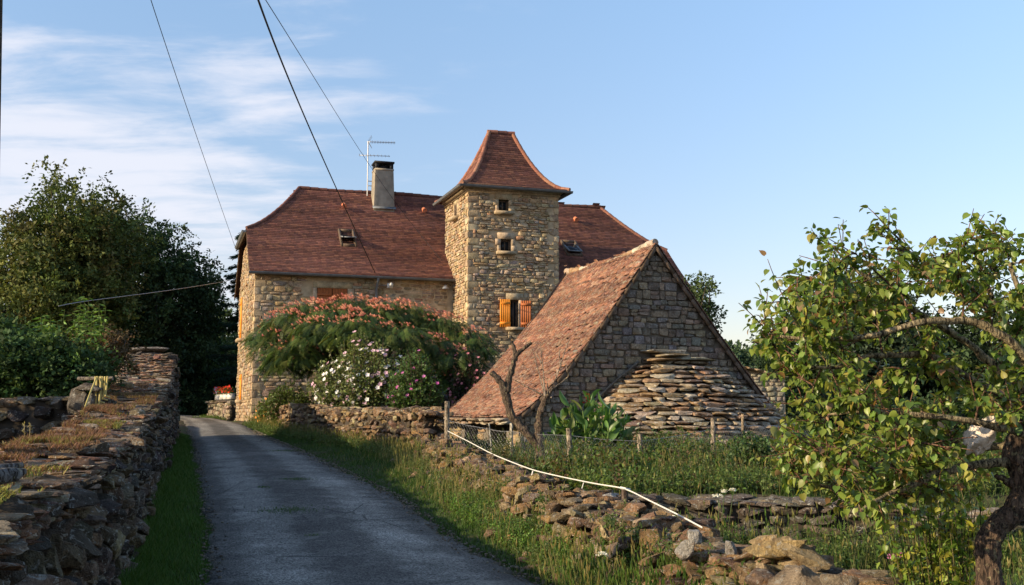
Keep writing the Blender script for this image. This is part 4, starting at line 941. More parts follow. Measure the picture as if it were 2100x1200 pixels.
pent = [(-.15, -.08), (-.07, -.15), (.07, -.15), (.15, -.08), (.17, .05), (0, .17), (-.17, .05)]
mb = MB(); poly_plate(mb, pent, 0, .02); eb = mb.build('emblem_board', M['green'], sign)
mb = MB()
pp = [c2 + Xs * a * .84 + Zs_ * b * .84 - Ys * .008 for a, b in pent + pent[:1]]; mb.tube(pp, .007, 4)
mb.tube([c2 + Xs * a + Zs_ * b - Ys * .008 for a, b in ((-.06, -.07), (-.06, .01), (0, .07), (.06, .01), (.06, -.07))], .008, 4)
mb.tube([c2 + Xs * a + Zs_ * b - Ys * .008 for a, b in ((0, -.08), (0, -.01), (.03, .02))], .007, 4); mb.build('emblem', M['signwhite'], eb)

# ------------------------------------------------------------ foliage tools
def curve_to(a, b, sag=.15, n=6, wob=.05):
    a, b = np.asarray(a, float), np.asarray(b, float); t = np.linspace(0, 1, n)[:, None]; L = np.linalg.norm(b - a)
    side = nrm(np.cross(b - a, rng.normal(size=3))); mid_ = (a + b) / 2 + side * L * wob * rng.normal() + np.array([0, 0, 1.]) * L * sag
    return a * (1 - t) ** 2 + 2 * mid_ * t * (1 - t) + b * t ** 2
def sprays(centers, radii, ntw, nlf, L, up=.25, spread=1.0):
    """leaf positions on short twigs around clump centres; returns pos, dir, clump index"""
    nc = len(centers); d = nrm(rng.normal(size=(nc, ntw, 3)) + np.array([0, 0, up])); r = radii[:, None, None]
    start = centers[:, None] + d * r * rng.uniform(.1, .55, (nc, ntw, 1)); end = centers[:, None] + d * r * rng.uniform(.75, 1.15, (nc, ntw, 1)) + np.array([0, 0, -.1]) * r
    t = rng.uniform(0, 1, (nc, ntw, nlf, 1)) ** .8; P = start[:, :, None] * (1 - t) + end[:, :, None] * t + rng.normal(size=(nc, ntw, nlf, 3)) * L * .45 * spread
    D = nrm(d[:, :, None] * .8 + rng.normal(size=(nc, ntw, nlf, 3)) * .8)
    ci = np.broadcast_to(np.arange(nc)[:, None, None], (nc, ntw, nlf)); ti = np.broadcast_to(np.arange(ntw)[None, :, None] + np.arange(nc)[:, None, None] * ntw, (nc, ntw, nlf))
    return P.reshape(-1, 3), D.reshape(-1, 3), ci.ravel(), ti.ravel()
def clumps(ells, n, shell=(.45, 1.0), cut=None):
    out = []; vol = np.array([e[3] * e[4] * e[5] for e in ells]); k = rng.choice(len(ells), n * 3, p=vol / vol.sum())
    for i in k:
        x, y, z, a, b, c = ells[i]; d = nrm(rng.normal(size=3)); r = rng.uniform(*shell) ** .7
        p_ = np.array([x, y, z]) + d * r * np.array([a, b, c])
        if cut is None or cut(p_): out.append(p_)
        if len(out) >= n: break
    return np.array(out)
def broadleaf(name, label, base, ells, nc, cr, ntw, nlf, leaf, palette, trunk_r=.25, mat='leaf_dull', shell=(.35, 1), hi=None, up=.25, group=None, droop=.2, wl_=.6, trunk_h=.35, pv=None, cat_='tree', barkc=(.10, .08, .06), limbs=True, ret=False, part=('crown', 'trunk')):
    base = np.array(base, float); root = thing(name, base, label, cat_, group); C = clumps(ells, nc, shell); n = len(C)
    rad = cr * rng.uniform(.6, 1.3, n); P, D, ci, ti = sprays(C, rad, ntw, nlf, leaf, up)
    cc = pal(palette, n, .2)[ci] * rng.uniform(.8, 1.2, (len(P), 1)) * (1 + .25 * rng.normal(size=n * ntw))[ti][:, None].clip(.5, 1.7)
    if pv: cc = pv(P, cc)
    s = rng.uniform(.65, 1.25, len(P)) * leaf; mb = MB(); mb.inst(LEAF2, leaf_axes(D, s, s * wl_, .5, droop), P, np.clip(cc, 0, 1)); mb.build(part[0], M[mat], root)
    mb = MB(); ctr = np.array([np.mean([e[0] for e in ells]), np.mean([e[1] for e in ells]), 0]); ztop_ = max(e[2] + e[5] for e in ells)
    fork = base + np.array([0, 0, (ztop_ - base[2]) * trunk_h]); fork[:2] = fork[:2] * .5 + ctr[:2] * .5; top = np.array([ctr[0], ctr[1], base[2] + (ztop_ - base[2]) * .8])
    mb.tube(np.vstack([curve_to(base - [0, 0, .2], fork, .0, 6), curve_to(fork, top, .0, 6)[1:]]), np.linspace(trunk_r, trunk_r * .2, 11), 10, barkc, jit=.08)
    if limbs:
        for i in rng.choice(n, min(n, 70), replace=False):
            s_ = fork + (top - fork) * rng.uniform(0, .8); mb.tube(curve_to(s_, C[i], .05, 6, .12), np.linspace(trunk_r * .28, .015, 6), 5, barkc, cap=False)
    mb.build(part[1], M['bark'], root, smooth=60)
    return (root, C, P) if ret else root
def g_(px, py, Y): p_ = at(px, py, Y); p_[2] = float(Gz(p_[0], p_[1])); return p_
def ell(px, py, Y, rx, ry, rd):
    """ellipsoid seen at a pixel with pixel radii rx, ry and depth radius rd (m)"""
    p_ = at(px, py, Y); return (p_[0], Y, p_[2], rx * Y / 2150, rd, ry * Y / 2150)
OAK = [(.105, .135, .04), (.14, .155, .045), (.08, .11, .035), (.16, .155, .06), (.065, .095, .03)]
SHADED = [(.040, .072, .032), (.055, .088, .036), (.033, .06, .028), (.07, .105, .042)]  # leaf greens darkened for the shade these trees stand in
# the two big trees on the left
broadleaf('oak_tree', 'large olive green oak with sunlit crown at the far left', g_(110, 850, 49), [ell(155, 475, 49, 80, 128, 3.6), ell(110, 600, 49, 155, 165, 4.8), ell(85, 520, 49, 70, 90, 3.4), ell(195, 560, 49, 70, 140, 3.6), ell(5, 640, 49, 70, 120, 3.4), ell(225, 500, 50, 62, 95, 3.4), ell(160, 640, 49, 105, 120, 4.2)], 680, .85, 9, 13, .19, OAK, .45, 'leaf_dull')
broadleaf('oak_tree', 'large dark shaded tree right of the sunlit oak, beside the farmhouse', g_(330, 850, 56), [ell(300, 560, 56, 90, 130, 4.2), ell(350, 640, 56, 92, 150, 4.8), ell(270, 690, 56, 90, 130, 4.4), ell(400, 600, 56, 40, 60, 2.8), ell(235, 500, 56, 50, 90, 3.4)], 560, .8, 9, 13, .19, SHADED, .5, 'leaf_dull')
SH_ = [(.055, .10, .032), (.075, .125, .04), (.045, .08, .03)]; SH2 = [(.10, .16, .04), (.13, .19, .05), (.08, .12, .035), (.14, .13, .05)]
# dark wood behind the end of the road
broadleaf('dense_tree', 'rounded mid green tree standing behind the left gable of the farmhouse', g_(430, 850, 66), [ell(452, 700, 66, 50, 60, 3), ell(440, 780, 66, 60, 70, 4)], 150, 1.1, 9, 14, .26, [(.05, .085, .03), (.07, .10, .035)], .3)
broadleaf('dense_tree', 'very dark shaded tree closing the end of the road', g_(395, 850, 60), [ell(380, 760, 60, 70, 80, 4), ell(420, 800, 60, 65, 60, 3.5)], 260, 1.1, 9, 14, .26, SHADED, .35)
broadleaf('dense_tree', 'low dark tree behind the tall wall, left of the road end', g_(290, 850, 55), [ell(270, 770, 55, 110, 80, 4), ell(120, 780, 55, 110, 60, 4)], 300, 1.0, 9, 14, .26, SHADED, .35)
hd = broadleaf('hedge_shrub', 'dark hedge along the bend at the end of the road', g_(430, 850, 56), [ell(400, 828, 56, 60, 30, 1.5), ell(455, 812, 58, 40, 36, 1.5)], 130, .6, 9, 12, .16, SHADED, .08, cat_='hedge', limbs=False, part=('foliage', 'stem'))
# cedar peeping out left of the gable: layered flat sprays
cb = g_(505, 850, 56); ced = thing('cedar_tree', cb, 'dark cedar whose layered branch tips show beside the left gable', 'tree')
mb = MB(); T = []; D = []; tb = MB(); ctop_ = at(505, 470, 56)
tb.tube([cb, ctop_], [.3, .05], 8, (.08, .06, .05))
for zz in np.linspace(cb[2] + 2, ctop_[2] - .3, 16):
    rr = 2.0 * (1.25 - (zz - cb[2]) / (ctop_[2] - cb[2]) * .9)
    for a in rng.uniform(0, 6.28, 6):
        rad = rr * rng.uniform(.75, 1.15); e2 = np.array([cb[0] + math.cos(a) * rad, cb[1] + math.sin(a) * rad, zz - .1 + rng.normal() * .15]); q = curve_to([cb[0], cb[1], zz], e2, .08, 8)
        tb.tube(q, np.linspace(.07, .012, 8), 5, (.08, .06, .05), cap=False)
        t = rng.uniform(.15, 1, 220) ** .8; b0 = np.stack([np.interp(t, np.linspace(0, 1, 8), q[:, k]) for k in range(3)], -1); dd = np.array([math.cos(a), math.sin(a), 0]); sd_ = np.array([-dd[1], dd[0], 0])
        off = rng.uniform(-1, 1, 220); T.append(b0 + sd_ * (off * .55 * rad / 2 * (1.15 - t))[:, None] + rng.normal(size=(220, 3)) * [.05, .05, .05]); D.append(nrm(dd + sd_ * off[:, None] + np.array([0, 0, -.25]) + rng.normal(size=(220, 3)) * .3))
T = cat(*T); D = cat(*D); mb.inst(LEAF2, leaf_axes(D, np.full(len(T), .22), np.full(len(T), .05), .5, .2), T, pal([(.02, .045, .03), (.03, .06, .035)], len(T), .25)); mb.build('crown', M['leaf_dull'], ced); tb.build('trunk', M['bark'], ced, smooth=60)
# right background
broadleaf('ash_tree', 'slender airy tree rising behind the right slope of the barn roof', g_(1420, 850, 40), [ell(1425, 610, 40, 38, 40, 1.5), ell(1445, 640, 40, 34, 45, 1.5), ell(1400, 680, 40, 45, 70, 1.8), ell(1480, 688, 40, 14, 9, .5)], 75, .5, 8, 10, .14, [(.05, .08, .03), (.07, .10, .04)], .16, 'leaf_dull', shell=(.2, 1.1))
# distant wooded hillside: a terrain rise carrying many trees read as one mass
hx = np.linspace(-60, 160, 60); hy = np.linspace(110, 240, 30); HX, HY = np.meshgrid(hx, hy, indexing='ij')
mb = MB(); hz = lambda x, y: -6 + 14.5 * sst(y, 108, 190) + 1.2 * np.sin(x * .07) + .8 * np.sin(x * .19 + y * .05); mb.grid(np.stack([HX, HY, hz(HX, HY)], -1)); tag(mb.build('hill', M['soil'], smooth=180), kind='structure')
n = 1500; x = rng.uniform(-20, 120, n); y = rng.uniform(112, 230, n); cpt = np.stack([x, y, hz(x, y) + rng.uniform(1, 4.5, n)], -1)
P, D, ci, ti = sprays(cpt, rng.uniform(1.2, 2.6, n), 8, 9, .4, .4); mb = MB(); s = rng.uniform(.5, .9, len(P)); mb.inst(LEAF2, leaf_axes(D, s, s * .8), P, pal([(.07, .11, .055), (.055, .09, .05), (.09, .12, .06)], n, .2)[ci])
tag(mb.build('distant_wood', M['leaf_dull']), 'far wooded hillside seen past the barn', 'woodland', kind='stuff')
for k, (px, py, Y, rx, ry, lab) in enumerate(((1660, 745, 62, 120, 110, 'broad dark green tree beyond the barn, nearest the outbuilding'), (1760, 660, 58, 105, 110, 'tall feathery grey green tree seen through the apricot crown'), (1880, 760, 60, 150, 120, 'dark bushy tree behind the middle of the apricot crown'), (2040, 740, 56, 130, 140, 'dark bushy tree behind the right edge of the apricot crown'), (1950, 920, 40, 160, 90, 'low dark scrubby tree in the dip behind the apricot trunk'), (1720, 900, 44, 140, 80, 'low dark bushy tree in the dip right of the bread oven'))):
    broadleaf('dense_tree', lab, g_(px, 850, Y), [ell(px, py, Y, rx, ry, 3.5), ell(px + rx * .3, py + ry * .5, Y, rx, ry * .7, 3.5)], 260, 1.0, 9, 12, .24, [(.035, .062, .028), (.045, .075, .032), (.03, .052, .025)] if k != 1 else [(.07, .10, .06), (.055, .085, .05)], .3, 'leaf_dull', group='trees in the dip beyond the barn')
# low bushes growing in the garden
for px, py, Y, rx, ry, lab, pl in ((1545, 935, 14.5, 45, 42, 'dark green low bush right of the leaning post before the oven', SH_), (1400, 950, 17.5, 60, 26, 'low spreading ground bush at the foot of the oven slabs', SH2), (1650, 960, 13.5, 50, 40, 'low round leafy bush under the left end of the apricot limbs', SH2), (1270, 965, 17.2, 40, 26, 'low bush between the canna plant and the leaning post', SH2), (1165, 975, 17, 26, 22, 'small reddish brown bush at the foot of the crooked post', [(.14, .09, .05), (.10, .10, .035)]), (1780, 1000, 12.6, 60, 36, 'dark leafy bush on the terrace wall behind the apricot tree', SH_), (1000, 945, 18.6, 50, 20, 'thin brownish bush in front of the barn openings', [(.13, .11, .05), (.10, .10, .04)])):
    broadleaf('garden_bush', lab, g_(px, py, Y), [ell(px, py, Y, rx, ry, rx * Y / 2150)], 60, .16, 7, 9, .05, pl, .02, 'leaf', cat_='bush', part=('foliage', 'stem'), limbs=True, trunk_h=.2, group='low bushes in the garden')
# leafy tall plants and brambles behind the left walls
def stalk_plant(mb, sb, base, h, lean, nl, ll, cols, width=.36, stemc=(.09, .12, .03), r=.012, up=.1, jit=.25):
    top = base + np.array([lean[0], lean[1], h]); q = curve_to(base, top, .02, 7); sb.tube(q, np.linspace(r, r * .35, 7), 5, stemc, cap=False)
    t = np.linspace(.12, 1, nl) + rng.normal(size=nl) * .02; t = t.clip(0, 1); P = np.stack([np.interp(t, np.linspace(0, 1, 7), q[:, k]) for k in range(3)], -1)
    a = np.arange(nl) * 2.4 + rng.uniform(0, 6); D = np.stack([np.cos(a), np.sin(a), np.full(nl, up) - .5 * (1 - t)], -1) + rng.normal(size=(nl, 3)) * jit
    l = ll * (1.05 - .6 * t) * rng.uniform(.8, 1.15, nl); mb.inst(LEAF, leaf_axes(D, l, l * width, 1.2, .25), P, pal(cols, nl, .2))
JAR = [(.15, .26, .055), (.19, .30, .07), (.10, .19, .045)]
rt_ = thing('tall_leafy_shrub', g_(150, 850, 19.5), 'tall bright leafy stalks standing above the dark shrubs at the left', 'shrub'); mb = MB(); sb = MB()
for k in range(60):
    px = rng.uniform(-30, 225); Y = rng.uniform(18.2, 21); topy = np.interp(px, [-30, 40, 100, 150, 195, 225], [690, 665, 640, 615, 595, 640]) + rng.uniform(0, 60); tp = at(px, topy, Y); bs = np.array([tp[0] + rng.normal() * .15, Y, float(Gz(tp[0], Y))])
    stalk_plant(mb, sb, bs, tp[2] - bs[2], tp[:2] - bs[:2], 44, .30, JAR)
mb.build('foliage', M['leaf'], rt_); sb.build('stem', M['leaf_dull'], rt_)
SH = [(.055, .10, .032), (.075, .125, .04), (.045, .08, .03), (.09, .14, .045)]
broadleaf('dark_shrub', 'dense dark green shrub spilling over the low left wall', g_(60, 850, 17.6), [ell(60, 750, 17.6, 120, 62, .9), ell(-20, 730, 18, 80, 70, .9), ell(160, 770, 17.6, 60, 45, .7)], 260, .32, 9, 12, .085, SH, .05, cat_='shrub', part=('foliage', 'stem'))
broadleaf('bramble', 'brown leaved bramble bush just left of the tall wall', g_(210, 850, 20), [ell(205, 735, 20, 50, 42, .7), ell(235, 715, 21, 26, 26, .5)], 70, .28, 8, 9, .07, [(.14, .08, .045), (.10, .07, .035), (.09, .09, .03)], .03, cat_='shrub', part=('foliage', 'stem'))
# tall hedge outside the picture to the left: it shades the lane wall's far side
broadleaf('hedge_shrub', 'tall hazel hedge just outside the left edge shading the low wall', (-11.2, 13.6, .9), [(-11.2, 13.6, 2.0, 1.3, 1.8, 1.2), (-12.2, 15.8, 2.1, 1.2, 1.6, 1.4), (-9.6, 11.0, 1.9, .9, 1.4, 1.0)], 150, .5, 9, 12, .13, SH, .06, cat_='hedge', part=('foliage', 'stem'))
# ------------------------------------------------------------ silk tree with pink flowers
FR = MB(); rach = np.array([[0, 0, 0], [0, .35, .03], [0, .7, -.04], [0, 1, -.16]]); fv = []; ff = []
for i in range(9):
    t = .12 + i * .1; y_ = t; z_ = float(np.interp(t, [0, .35, .7, 1], [0, .03, -.04, -.16])); ln = .26 * math.sin(math.pi * (t * .8 + .16))
    for s_ in (-1, 1):
        k = len(fv); fv += [[0, y_ - .034, z_], [s_ * ln, y_ + .05, z_ - .09], [s_ * ln * .95, y_ + .08, z_ - .09], [0, y_ + .022, z_]]; ff.append([k, k + 1, k + 2, k + 3])
FROND = (np.array(fv), np.zeros((0, 3), int), np.array(ff))
pv_ = []; pf_ = []
for i in range(14):
    d = nrm(rng.normal(size=3) * [1, 1, .6] + [0, 0, .8]); sd2 = nrm(np.cross(d, rng.normal(size=3))) * .10; k = len(pv_); pv_ += [[0, 0, 0], list(d + sd2), list(d - sd2)]; pf_.append([k, k + 1, k + 2])
POM = (np.array(pv_), np.array(pf_), np.zeros((0, 4), int))
sY = 32.6; sbs = g_(745, 860, sY); silk = thing('silk_tree', sbs, 'wide spreading silk tree with feathery leaves and pink tufted flowers before the farmhouse', 'tree')
# umbrella pads: (px, py, depth, px radius, px thickness)
pads = [(640, 632, 33, 55, 20), (720, 622, 33.5, 55, 16), (800, 628, 33.5, 50, 16), (840, 640, 33, 50, 18), (590, 655, 32.5, 50, 24), (560, 690, 32, 42, 26), (900, 660, 33, 55, 20), (960, 690, 32.5, 45, 22), (600, 715, 31.5, 48, 24), (575, 735, 31, 38, 22), (660, 670, 31, 60, 26), (740, 665, 31, 60, 28), (820, 680, 31, 60, 28), (880, 705, 31, 55, 28), (930, 730, 31, 50, 28), (690, 645, 32, 60, 22), (770, 645, 32, 60, 22), (900, 760, 31.4, 40, 22), (960, 745, 31.6, 35, 26), (645, 700, 33, 60, 30), (720, 705, 33.5, 60, 34), (850, 735, 33.5, 60, 34), (540, 680, 32.5, 24, 14), (985, 710, 32.2, 22, 16), (655, 735, 32.5, 40, 24), (925, 775, 31.3, 35, 14)]
T = []; D = []; FT = []; tb = MB()
tb.tube(curve_to(sbs - [0, 0, .2], sbs + [.3, 0, 1.3], 0, 5), np.linspace(.16, .12, 5), 8, (.13, .10, .08)); fk = sbs + np.array([.3, 0, 1.3])
for px, py, Y, rp, tp in pads:
    Y += (rng.uniform(-.4, .4)); c_ = at(px, py, Y); rr = rp * Y / 2150; tt = tp * Y / 2150; q = curve_to(fk, c_ - [0, 0, tt * .5], .12, 8, .1); tb.tube(q, np.linspace(.085, .02, 8), 6, (.13, .10, .08), cap=False)
    n = int(115 * (rp / 50) ** 1.6); a = rng.uniform(0, 6.28, n); r = np.sqrt(rng.uniform(0, 1, n)) * rr * 1.05; dome = tt * (1 - (r / rr) ** 2)
    for layer in (0, 1):
        T.append(np.stack([c_[0] + np.cos(a) * r, Y + np.sin(a) * r * .9, c_[2] + dome * .7 - tt * .3 - layer * tt * .8 + rng.normal(size=n) * .07], -1)); D.append(np.stack([np.cos(a), np.sin(a), np.full(n, -.25) - .3 * (r / rr)], -1) + rng.normal(size=(n, 3)) * .35); a = rng.uniform(0, 6.28, n)
    nf = int(n * (.75 if py < 665 else .36)); nk = max(2, nf // 4); kc = rng.integers(0, nk, nf); a = rng.uniform(0, 6.28, nk)[kc] + rng.normal(size=nf) * .25; r = (np.sqrt(rng.uniform(0, 1, nk))[kc] * rr + rng.normal(size=nf) * .15).clip(0, rr * 1.05)
    FT.append(np.stack([c_[0] + np.cos(a) * r, Y + np.sin(a) * r * .9, c_[2] + tt * (1 - (r / rr) ** 2) * .7 - tt * .3 + rng.uniform(.06, .2, nf)], -1))
T = cat(*T); D = cat(*D); n = len(T); l = rng.uniform(.30, .48, n); mb = MB(); mb.inst(FROND, leaf_axes(D, l, l, 1.4, .25), T, pal([(.055, .10, .028), (.085, .13, .03), (.04, .075, .022), (.12, .15, .035)], n, .3)); mb.build('crown', M['leaf'], silk); tb.build('trunk', M['bark'], silk, smooth=60)
FT = cat(*FT); n = len(FT); s = rng.uniform(.055, .09, n); E = np.eye(3)[None].repeat(n, 0) * s[:, None, None]; mb = MB(); mb.inst(POM, E, FT, pal([(.74, .29, .20), (.80, .38, .26), (.62, .20, .19)], n, .15)); mb.build('blossom', M['petal'], silk)
# hibiscus with white flowers, with mauve flowers, small bushes
def hibiscus(label, px, pyt, pyb, Y, hw, n_st, cols, fcols, nfl, fs, leafn=46, ll=.085, flz=(.35, 1.0), nm='hibiscus_bush'):
    b0 = g_(px, 860, Y); r0 = thing(nm, b0, label, 'shrub'); mb = MB(); sb = MB(); fp = []; zt_ = at(px, pyt, Y)[2]; wr_ = hw * Y / 2150
    for k in range(n_st):
        a = rng.uniform(0, 6.28); rr = math.sqrt(rng.uniform(0, 1)); e2 = np.array([b0[0] + math.cos(a) * rr * wr_, b0[1] + math.sin(a) * rr * wr_ * .7, b0[2] + (zt_ - b0[2]) * (1.02 - .52 * rr ** 2) * rng.uniform(.82, 1.03)])
        s0 = b0 + np.array([math.cos(a), math.sin(a) * .7, 0]) * rr * wr_ * .25; q = curve_to(s0, e2, .06, 9, .05); sb.tube(q, np.linspace(.016, .005, 9), 4, (.12, .09, .06), cap=False)
        t = rng.uniform(.18, 1, leafn); P = np.stack([np.interp(t, np.linspace(0, 1, 9), q[:, i]) for i in range(3)], -1) + rng.normal(size=(leafn, 3)) * .07
        mb.inst(LEAF, leaf_axes(rng.normal(size=(leafn, 3)) + [0, 0, .2], *(lambda l: (l, l * .62))(ll * rng.uniform(.7, 1.3, leafn)), .8, .15), P, pal(cols, leafn, .25))
        for _ in range(rng.poisson(nfl / n_st)):
            t = rng.uniform(*flz); p_ = np.array([np.interp(t, np.linspace(0, 1, 9), q[:, i]) for i in range(3)]); fp.append(p_ + nrm(p_ - b0 - [0, 0, .8]) * rng.uniform(.04, .14) + rng.normal(size=3) * .04)
    mb.build('foliage', M['leaf'], r0); sb.build('stem', M['bark'], r0)
    fp = np.array(fp); out = nrm(fp - b0 - np.array([0, 0, .9]) + np.array([-.5, -1.1, .3])); m2 = MB(); n = len(fp); fc = pal(fcols, n, .08)
    for j in range(5):
        a = j * 1.2566; X0 = nrm(np.cross(out, [0, 0, 1.])); Y0 = np.cross(X0, out); D = X0 * math.cos(a) + Y0 * math.sin(a) + out * .35; D = nrm(D); X1 = nrm(np.cross(D, out)); m2.inst(LEAF2, axes(X1, D, np.cross(X1, D), np.full(n, fs * .9), np.full(n, fs), np.full(n, fs)), fp, fc)
    m2.build('blossom', M['petal'], r0); return r0
LG = [(.22, .26, .09), (.17, .21, .07), (.26, .28, .12), (.12, .16, .05)]; DG = [(.08, .15, .04), (.11, .18, .05), (.06, .11, .035)]
hibiscus('big rounded hibiscus bush with many white flowers in front of the silk tree', 745, 690, 835, 29.5, 118, 230, LG, [(.85, .82, .80), (.85, .80, .80), (.7, .45, .55)], 300, .075, leafn=80)
hibiscus('greener hibiscus bush with mauve pink flowers right of the white one', 848, 715, 840, 28, 62, 130, DG, [(.55, .12, .36), (.6, .2, .45)], 42, .06, leafn=70)
hibiscus('low dense green shrub behind the garden wall near the house corner', 592, 785, 838, 33.5, 62, 90, [(.08, .12, .03), (.11, .15, .04)], [(.8, .75, .65)], 8, .05, leafn=70)
hibiscus('small shrub with orange blossoms tight against the house corner', 548, 812, 850, 35.4, 26, 30, [(.12, .16, .04)], [(.8, .35, .08)], 28, .05, leafn=40)
hibiscus('dusky pink flowered right end of the silk tree with shade in its colours, beside the barn roof', 955, 700, 830, 30.6, 50, 60, [(.05, .07, .03), (.10, .06, .05)], [(.5, .18, .22), (.6, .25, .3)], 130, .055, leafn=60)  # shaded right end of the silk tree, its shade put into these colours
# ------------------------------------------------------------ dead tree
dY = 17.6
def limb(mb, pts, r0, r1, Y, col, n=8, dj=.0, jit=.14, flute=0, sub=4):
    P = [at(px, py, Y + dd) for px, py, dd in [(q[0], q[1], q[2] if len(q) > 2 else 0) for q in pts]]; P = np.array(P); t = np.arange(len(P)); tt = np.linspace(0, len(P) - 1, (len(P) - 1) * sub + 1)
    Q = np.stack([np.interp(tt, t, P[:, k]) for k in range(3)], -1); Q[1:-1] = (Q[:-2] + 2 * Q[1:-1] + Q[2:]) / 4; 
    for _ in range(sub // 3): Q[1:-1] = (Q[:-2] + 2 * Q[1:-1] + Q[2:]) / 4
    if sub < 8: Q[1:-1] += rng.normal(size=Q[1:-1].shape) * r0 * .10
    mb.tube(Q, np.linspace(r0, r1, len(Q)) * (rng.uniform(.86, 1.14, len(Q)) if sub < 8 else 1 + .5 * np.exp(-np.arange(len(Q)) / 9.)), n, col, jit=jit, flute=flute); return Q
dg = at(1108, 985, dY); dead = thing('dead_tree', [dg[0], dg[1], float(Gz(dg[0], dg[1]))], 'pruned leafless grey brown tree with sawn forked limbs in front of the barn', 'tree')
db = (.15, .105, .075); mb = MB(); limb(mb, [(1108, 985), (1109, 930), (1104, 900), (1104, 865), (1112, 835), (1122, 812)], .088, .045, dY, db); mb.build('trunk', M['bark'], dead, smooth=50)
mb = MB(); limb(mb, [(1104, 918), (1090, 898), (1068, 878), (1050, 855), (1040, 820), (1030, 785)], .075, .072, dY, db); mb.build('limb', M['bark'], dead, smooth=50)
mb = MB(); limb(mb, [(1036, 800), (1026, 780), (1008, 764)], .072, .045, dY, (.12, .09, .07)); mb.build('limb', M['bark'], dead, smooth=50)
mb = MB(); limb(mb, [(1040, 805), (1043, 780), (1052, 745), (1058, 728), (1076, 712), (1090, 702)], .062, .025, dY, db); limb(mb, [(1056, 735), (1055, 715), (1050, 700)], .04, .028, dY, db); mb.build('limb', M['bark'], dead, smooth=50)
mb = MB()
limb(mb, [(1120, 818), (1130, 800), (1138, 790)], .038, .022, dY, db)
for pts in (((1118, 815), (1104, 760), (1092, 715)), ((1118, 812), (1112, 740), (1108, 702)), ((1124, 812), (1122, 775)), ((1126, 812), (1150, 750), (1158, 720), (1170, 690)), ((1130, 800), (1168, 772), (1163, 760), (1160, 745)), ((1112, 810), (1075, 790), (1043, 773)), ((1118, 812), (1114, 780), (1117, 772)), ((1130, 815), (1145, 825)), ((1110, 745), (1098, 720)), ((1150, 755), (1147, 725), (1148, 715))): limb(mb, [(a, b, rng.normal() * .1) for a, b in pts], .014, .004, dY, (.36, .28, .21), 5)
mb.build('twigs', M['bark'], dead, smooth=60)
# ------------------------------------------------------------ canna plant
cbp = at(1215, 985, 18.2); cbp[2] = float(Gz(cbp[0], cbp[1])); canna = thing('canna_plant', cbp, 'big bright green broad leaved canna clump with one red flower spike', 'plant'); mb = MB(); sb = MB()
WL = (np.array([[0, 0, 0], [.42, .25, .10], [.5, .5, .11], [.36, .78, .06], [0, 1.04, -.12], [-.36, .78, .06], [-.5, .5, .11], [-.42, .25, .10], [0, .3, .0], [0, .62, .0]]), np.array([[0, 1, 8], [0, 8, 7], [3, 4, 9], [4, 5, 9]]), np.array([[1, 2, 9, 8], [8, 9, 6, 7]]))
WL = (WL[0], np.vstack([WL[1], [[2, 3, 9], [9, 5, 6]]]), WL[2])
for k in range(46):
    px = rng.uniform(1145, 1275); bx = cbp[0] + (px - 1215) * .0085 + rng.normal() * .1; bY = 18.2 + rng.normal() * .3; h = rng.uniform(.55, 1.15) * (1.05 - abs(px - 1215) / 150); b0 = np.array([bx, bY, cbp[2]]); tip = b0 + np.array([(px - 1215) * .0022, -.05, h]); q = curve_to(b0, tip, .0, 5); sb.tube(q, [.02, .018, .015, .012, .008], 6, (.14, .22, .05))
    nl = 7; t = np.linspace(.25, 1, nl); P = np.stack([np.interp(t, np.linspace(0, 1, 5), q[:, i]) for i in range(3)], -1); a = np.arange(nl) * 2.6 + rng.uniform(0, 6); D = np.stack([np.cos(a), np.sin(a) * .9, .9 + .6 * t], -1); l = rng.uniform(.18, .36, nl); mb.inst(WL, leaf_axes(D + rng.normal(size=D.shape) * .25, l, l * .36, .3, .3), P, pal([(.09, .18, .04), (.07, .145, .035), (.12, .22, .05), (.16, .20, .06)], nl, .25))
mb.build('foliage', M['leaf_gloss'], canna, smooth=180); ft = at(1206, 820, 18.2); sb.tube(curve_to(cbp, ft - [0, 0, .05], 0, 6), .012, 5, (.12, .18, .05)); sb.build('stem', M['leaf'], canna)
n = 26; P = ft + rng.normal(size=(n, 3)) * [.022, .022, .06]; mb = MB(); mb.inst(LEAF2, leaf_axes(rng.normal(size=(n, 3)) + [0, 0, .8], np.full(n, .065), np.full(n, .035)), P, pal([(.75, .03, .03)], n)); mb.build('blossom', M['petal'], canna)
# ------------------------------------------------------------ apricot tree
aY = 6.2; ag = at(2032, 1230, aY); agz = float(Gz(ag[0], ag[1])); apr = thing('apricot_tree', [ag[0], ag[1], agz], 'leaning apricot tree with gnarled trunk, thorny lichen covered limbs and heart shaped leaves', 'tree')
ab = (.15, .10, .07); tb = MB(); Q0 = limb(tb, [(2030, 1350), (2028, 1200), (2026, 1110), (2046, 1078), (2080, 1050), (2098, 1005), (2092, 960), (2075, 935), (2095, 880), (2130, 800)], .068, .058, aY, ab, 40, jit=.02, flute=.07, sub=14)
limb(tb, [(2090, 1000), (2060, 985), (2042, 975)], .035, .012, aY, ab)
tb.build('trunk', M['bark'], apr, smooth=70)
lb = MB(); lc = (.36, .29, .17); NODES = []
def L_(pts, r0, r1, col=lc): q = limb(lb, pts, r0 * .78, r1, aY, col, 10, jit=.1); NODES.extend(list(q)); return q
L_([(2075, 945, 0), (2005, 952, -.1), (1944, 966, -.15), (1912, 970, -.2), (1885, 990, -.3), (1830, 1010, -.4), (1790, 1030, -.5), (1755, 1055, -.6)], .035, .008)
L_([(2085, 920, 0), (2051, 915, .1), (1944, 920, .2), (1880, 932, .3), (1817, 960, .3), (1755, 990, .2), (1700, 1000, .1), (1650, 992, 0)], .036, .008)
